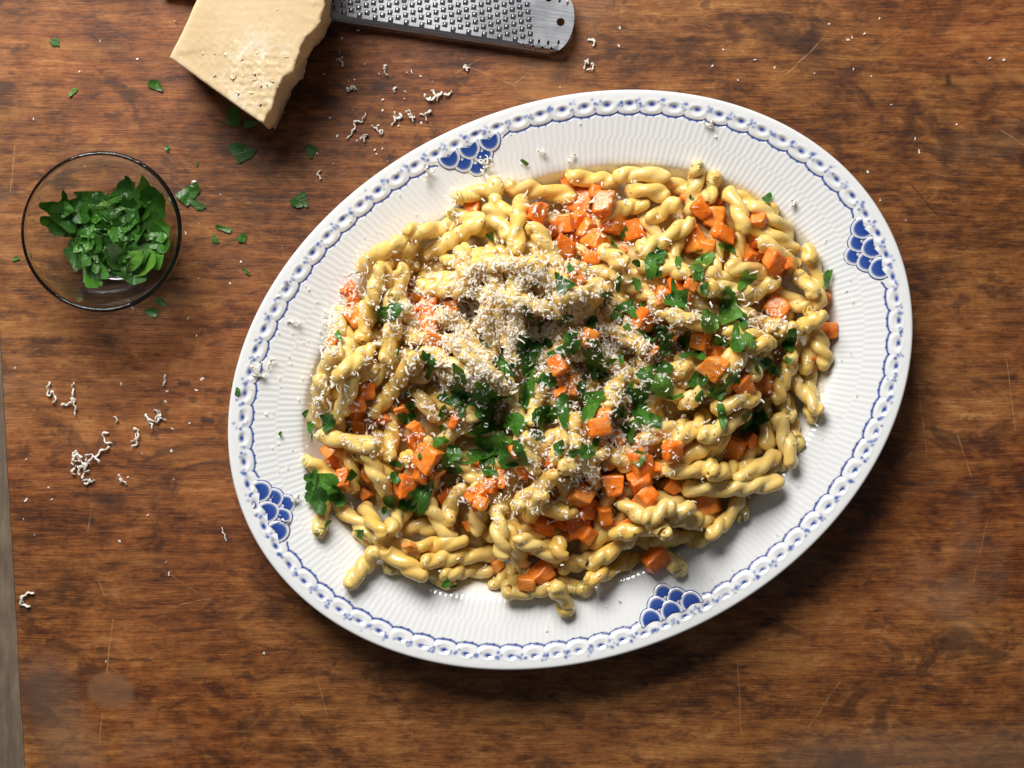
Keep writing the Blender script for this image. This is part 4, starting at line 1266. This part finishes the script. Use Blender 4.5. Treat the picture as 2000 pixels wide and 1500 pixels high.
# ------------------------------------------------------------------ glass bowl with parsley
ZB = .041
bc = W(197, 452, ZB); BX, BY = bc[0], bc[1]
RB = 157 * S * (1 - ZB / HC)
prof_g = [(0, .0032), (.006, .0033), (.012, .0040), (.018, .0062), (.0245, .0105), (.0305, .0175), (.0350, .0260), (RB - .0024, .0340), (RB - .0019, .0380), (RB - .0020, .0396), (RB - .0016, .0407), (RB - .0009, .0410),
          (RB - .0001, .0404), (RB + .0002, .0392), (RB - .0001, .0376), (RB - .0005, .0340), (.0366, .0261), (.0322, .0170), (.0265, .0096), (.0222, .0044), (.0205, .0008), (.0190, .0002), (.0172, .0004), (.0155, .0012), (.008, .0015), (0, .0015)]
# smooth the profile with a Catmull-Rom pass
pg = np.array(prof_g); fine = []
for k in range(len(pg) - 1):
    p0, p1, p2, p3 = pg[max(k - 1, 0)], pg[k], pg[k + 1], pg[min(k + 2, len(pg) - 1)]
    for t in np.linspace(0, 1, 5)[:-1]:
        fine.append(.5 * (2 * p1 + (p2 - p0) * t + (2 * p0 - 5 * p1 + 4 * p2 - p3) * t ** 2 + (3 * p1 - p0 - 3 * p2 + p3) * t ** 3))
fine.append(pg[-1]); fine = np.array(fine); fine[:, 0] = np.maximum(fine[:, 0], 0)
NG = 112; a = np.arange(NG) / NG * 2 * np.pi
inner = fine[1:-1]
gv = [[0, 0, fine[0][1]]] + [[r_ * math.cos(q), r_ * math.sin(q), z] for r_, z in inner for q in a] + [[0, 0, fine[-1][1]]]
gf = (grid_faces(len(inner), NG) + 1).tolist()
gf += [[0, 1 + (k + 1) % NG, 1 + k] for k in range(NG)]
lb = 1 + (len(inner) - 1) * NG
gf += [[len(gv) - 1, lb + k, lb + (k + 1) % NG] for k in range(NG)]
bowl = add_mesh('glass_bowl', gv, gf, GLASS)
bmx = bmesh.new(); bmx.from_mesh(bowl.data); bmesh.ops.recalc_face_normals(bmx, faces=bmx.faces); bmx.to_mesh(bowl.data); bmx.free()
bowl.location = (BX, BY, 0)
tag(bowl, 'small clear round glass prep bowl standing on the wooden table', 'bowl')
in_r = np.array([0, .006, .012, .018, .0245, .0305, .0350, RB - .0034]); in_z = np.array([.0032, .0033, .0040, .0062, .0105, .0175, .0260, .0340])
BRES = .0005; bn = 180
BH = np.interp(np.hypot(*np.meshgrid((np.arange(bn) - bn / 2) * BRES, (np.arange(bn) - bn / 2) * BRES)), in_r, in_z)
_r = np.hypot(*np.meshgrid((np.arange(bn) - bn / 2) * BRES, (np.arange(bn) - bn / 2) * BRES))
BH = BH + .011 * np.clip(1 - (_r / .032) ** 2, 0, 1)
def hf_bowl(x, y):
    jj = np.clip(((y - BY) / BRES + bn / 2).astype(int), 0, bn - 1); ii = np.clip(((x - BX) / BRES + bn / 2).astype(int), 0, bn - 1)
    return BH[jj, ii]
rs = np.random.default_rng(404)
LB, GB = 'chopped parsley leaf heaped inside the glass bowl', 'parsley in the glass bowl'
made = 0
while made < 108:
    u = rs.normal(0, .50, 2)
    if np.hypot(*u) > 1: continue
    px, py = 212 + u[0] * 122, 455 + u[1] * 106
    if (px - 212) + (py - 455) > 118: continue
    o = put_leaf(px, py, rs.uniform(42, 74), 'bowl%d' % made, hf_bowl, LB, GB, .028, rs.random() < .25, .55, .42, .0003)
    # raise the pile where this leaf lies
    me = o.data; co = np.empty(len(me.vertices) * 3); me.vertices.foreach_get('co', co); co = co.reshape(-1, 3)
    ca_, sa_ = math.cos(o.rotation_euler.z), math.sin(o.rotation_euler.z)
    wx = o.location.x + co[:, 0] * ca_ - co[:, 1] * sa_; wy = o.location.y + co[:, 0] * sa_ + co[:, 1] * ca_; wz = o.location.z + co[:, 2]
    r_ = np.hypot(wx - BX, wy - BY)
    # keep inside the glass
    lim = np.interp(wz, in_z, in_r) - .0012
    sc = np.where(r_ > lim, lim / np.maximum(r_, 1e-6), 1)
    if sc.min() < 1:
        wx2, wy2 = BX + (wx - BX) * sc, BY + (wy - BY) * sc
        dx, dy = wx2 - o.location.x, wy2 - o.location.y
        co[:, 0], co[:, 1] = dx * ca_ + dy * sa_, -dx * sa_ + dy * ca_
        me.vertices.foreach_set('co', co.ravel()); me.update(); wx, wy = wx2, wy2
    jj = np.clip(((wy - BY) / BRES + bn / 2).astype(int), 2, bn - 3); ii = np.clip(((wx - BX) / BRES + bn / 2).astype(int), 2, bn - 3)
    cj, ci = int(jj.mean()), int(ii.mean()); n_ = 9
    reg = BH[max(cj - n_, 0):cj + n_, max(ci - n_, 0):ci + n_]
    reg += .00105
    made += 1

# ------------------------------------------------------------------ labels of look-alikes follow what surrounds each piece
kk = S * (1 - .04 / HC)
def cheesy(p):
    return sum(n * math.exp(-.5 * (((p[0] / kk + 1000) - cx) / rx) ** 2 - .5 * (((750 - p[1] / kk) - cy) / ry) ** 2) / (rx * ry) for cx, cy, rx, ry, n in CL[:-1])
car = np.array([p for t, o, p, k in SHARED if t == 'c'])
for t, o, p, k in SHARED:
    j, i = gi(np.array([p[0]]), np.array([p[1]])); d = SDF[j[0], i[0]]; ch = cheesy(p)
    nc = np.hypot(car[:, 0] - p[0], car[:, 1] - p[1]); nc = (nc < .012).sum()
    if t == 'p':
        if str(k).startswith('fill'): l, g = 'yellow pasta twist half buried under others in the middle of the heap', 'pasta buried in the heap'
        elif d < .012: l, g = 'yellow pasta twist at the outer foot of the heap on the white platter', 'pasta at the foot of the heap'
        elif ch > .10: l, g = 'pasta twist on top of the heap dusted thickly with grated cheese', 'cheese dusted pasta'
        elif nc >= 2: l, g = 'glossy yellow pasta twist lying among several carrot cubes', 'pasta among carrots'
        else: l, g = 'bare glossy yellow pasta twist on the upper heap', 'bare pasta on the heap'
    elif t == 'c':
        if d < .012: l, g = 'orange carrot cube at the outer edge of the pasta heap', 'carrots at the heap edge'
        elif ch > .10: l, g = 'orange carrot cube speckled with grated cheese on the heap', 'cheese speckled carrots'
        elif nc >= 4: l, g = 'orange carrot cube clustered with other carrot cubes in the heap', 'clustered carrots'
        else: l, g = 'lone glossy orange carrot cube between pasta twists', 'lone carrots'
    else:
        if d < .008: l, g = 'green parsley piece at the edge of the pasta heap', 'parsley at the heap edge'
        elif k >= 200: l, g = 'large chopped parsley leaf lying on top of the pasta heap', 'large parsley on the pasta'
        elif ch > .10: l, g = 'small parsley piece mixed with grated cheese on the heap', 'parsley in the cheese'
        elif k < 115: l, g = 'tiny parsley scrap scattered over the bare pasta', 'tiny parsley on the pasta'
        else: l, g = 'medium chopped parsley leaf lying on bare pasta', 'medium parsley on the pasta'
    o['label'] = l; o['group'] = g
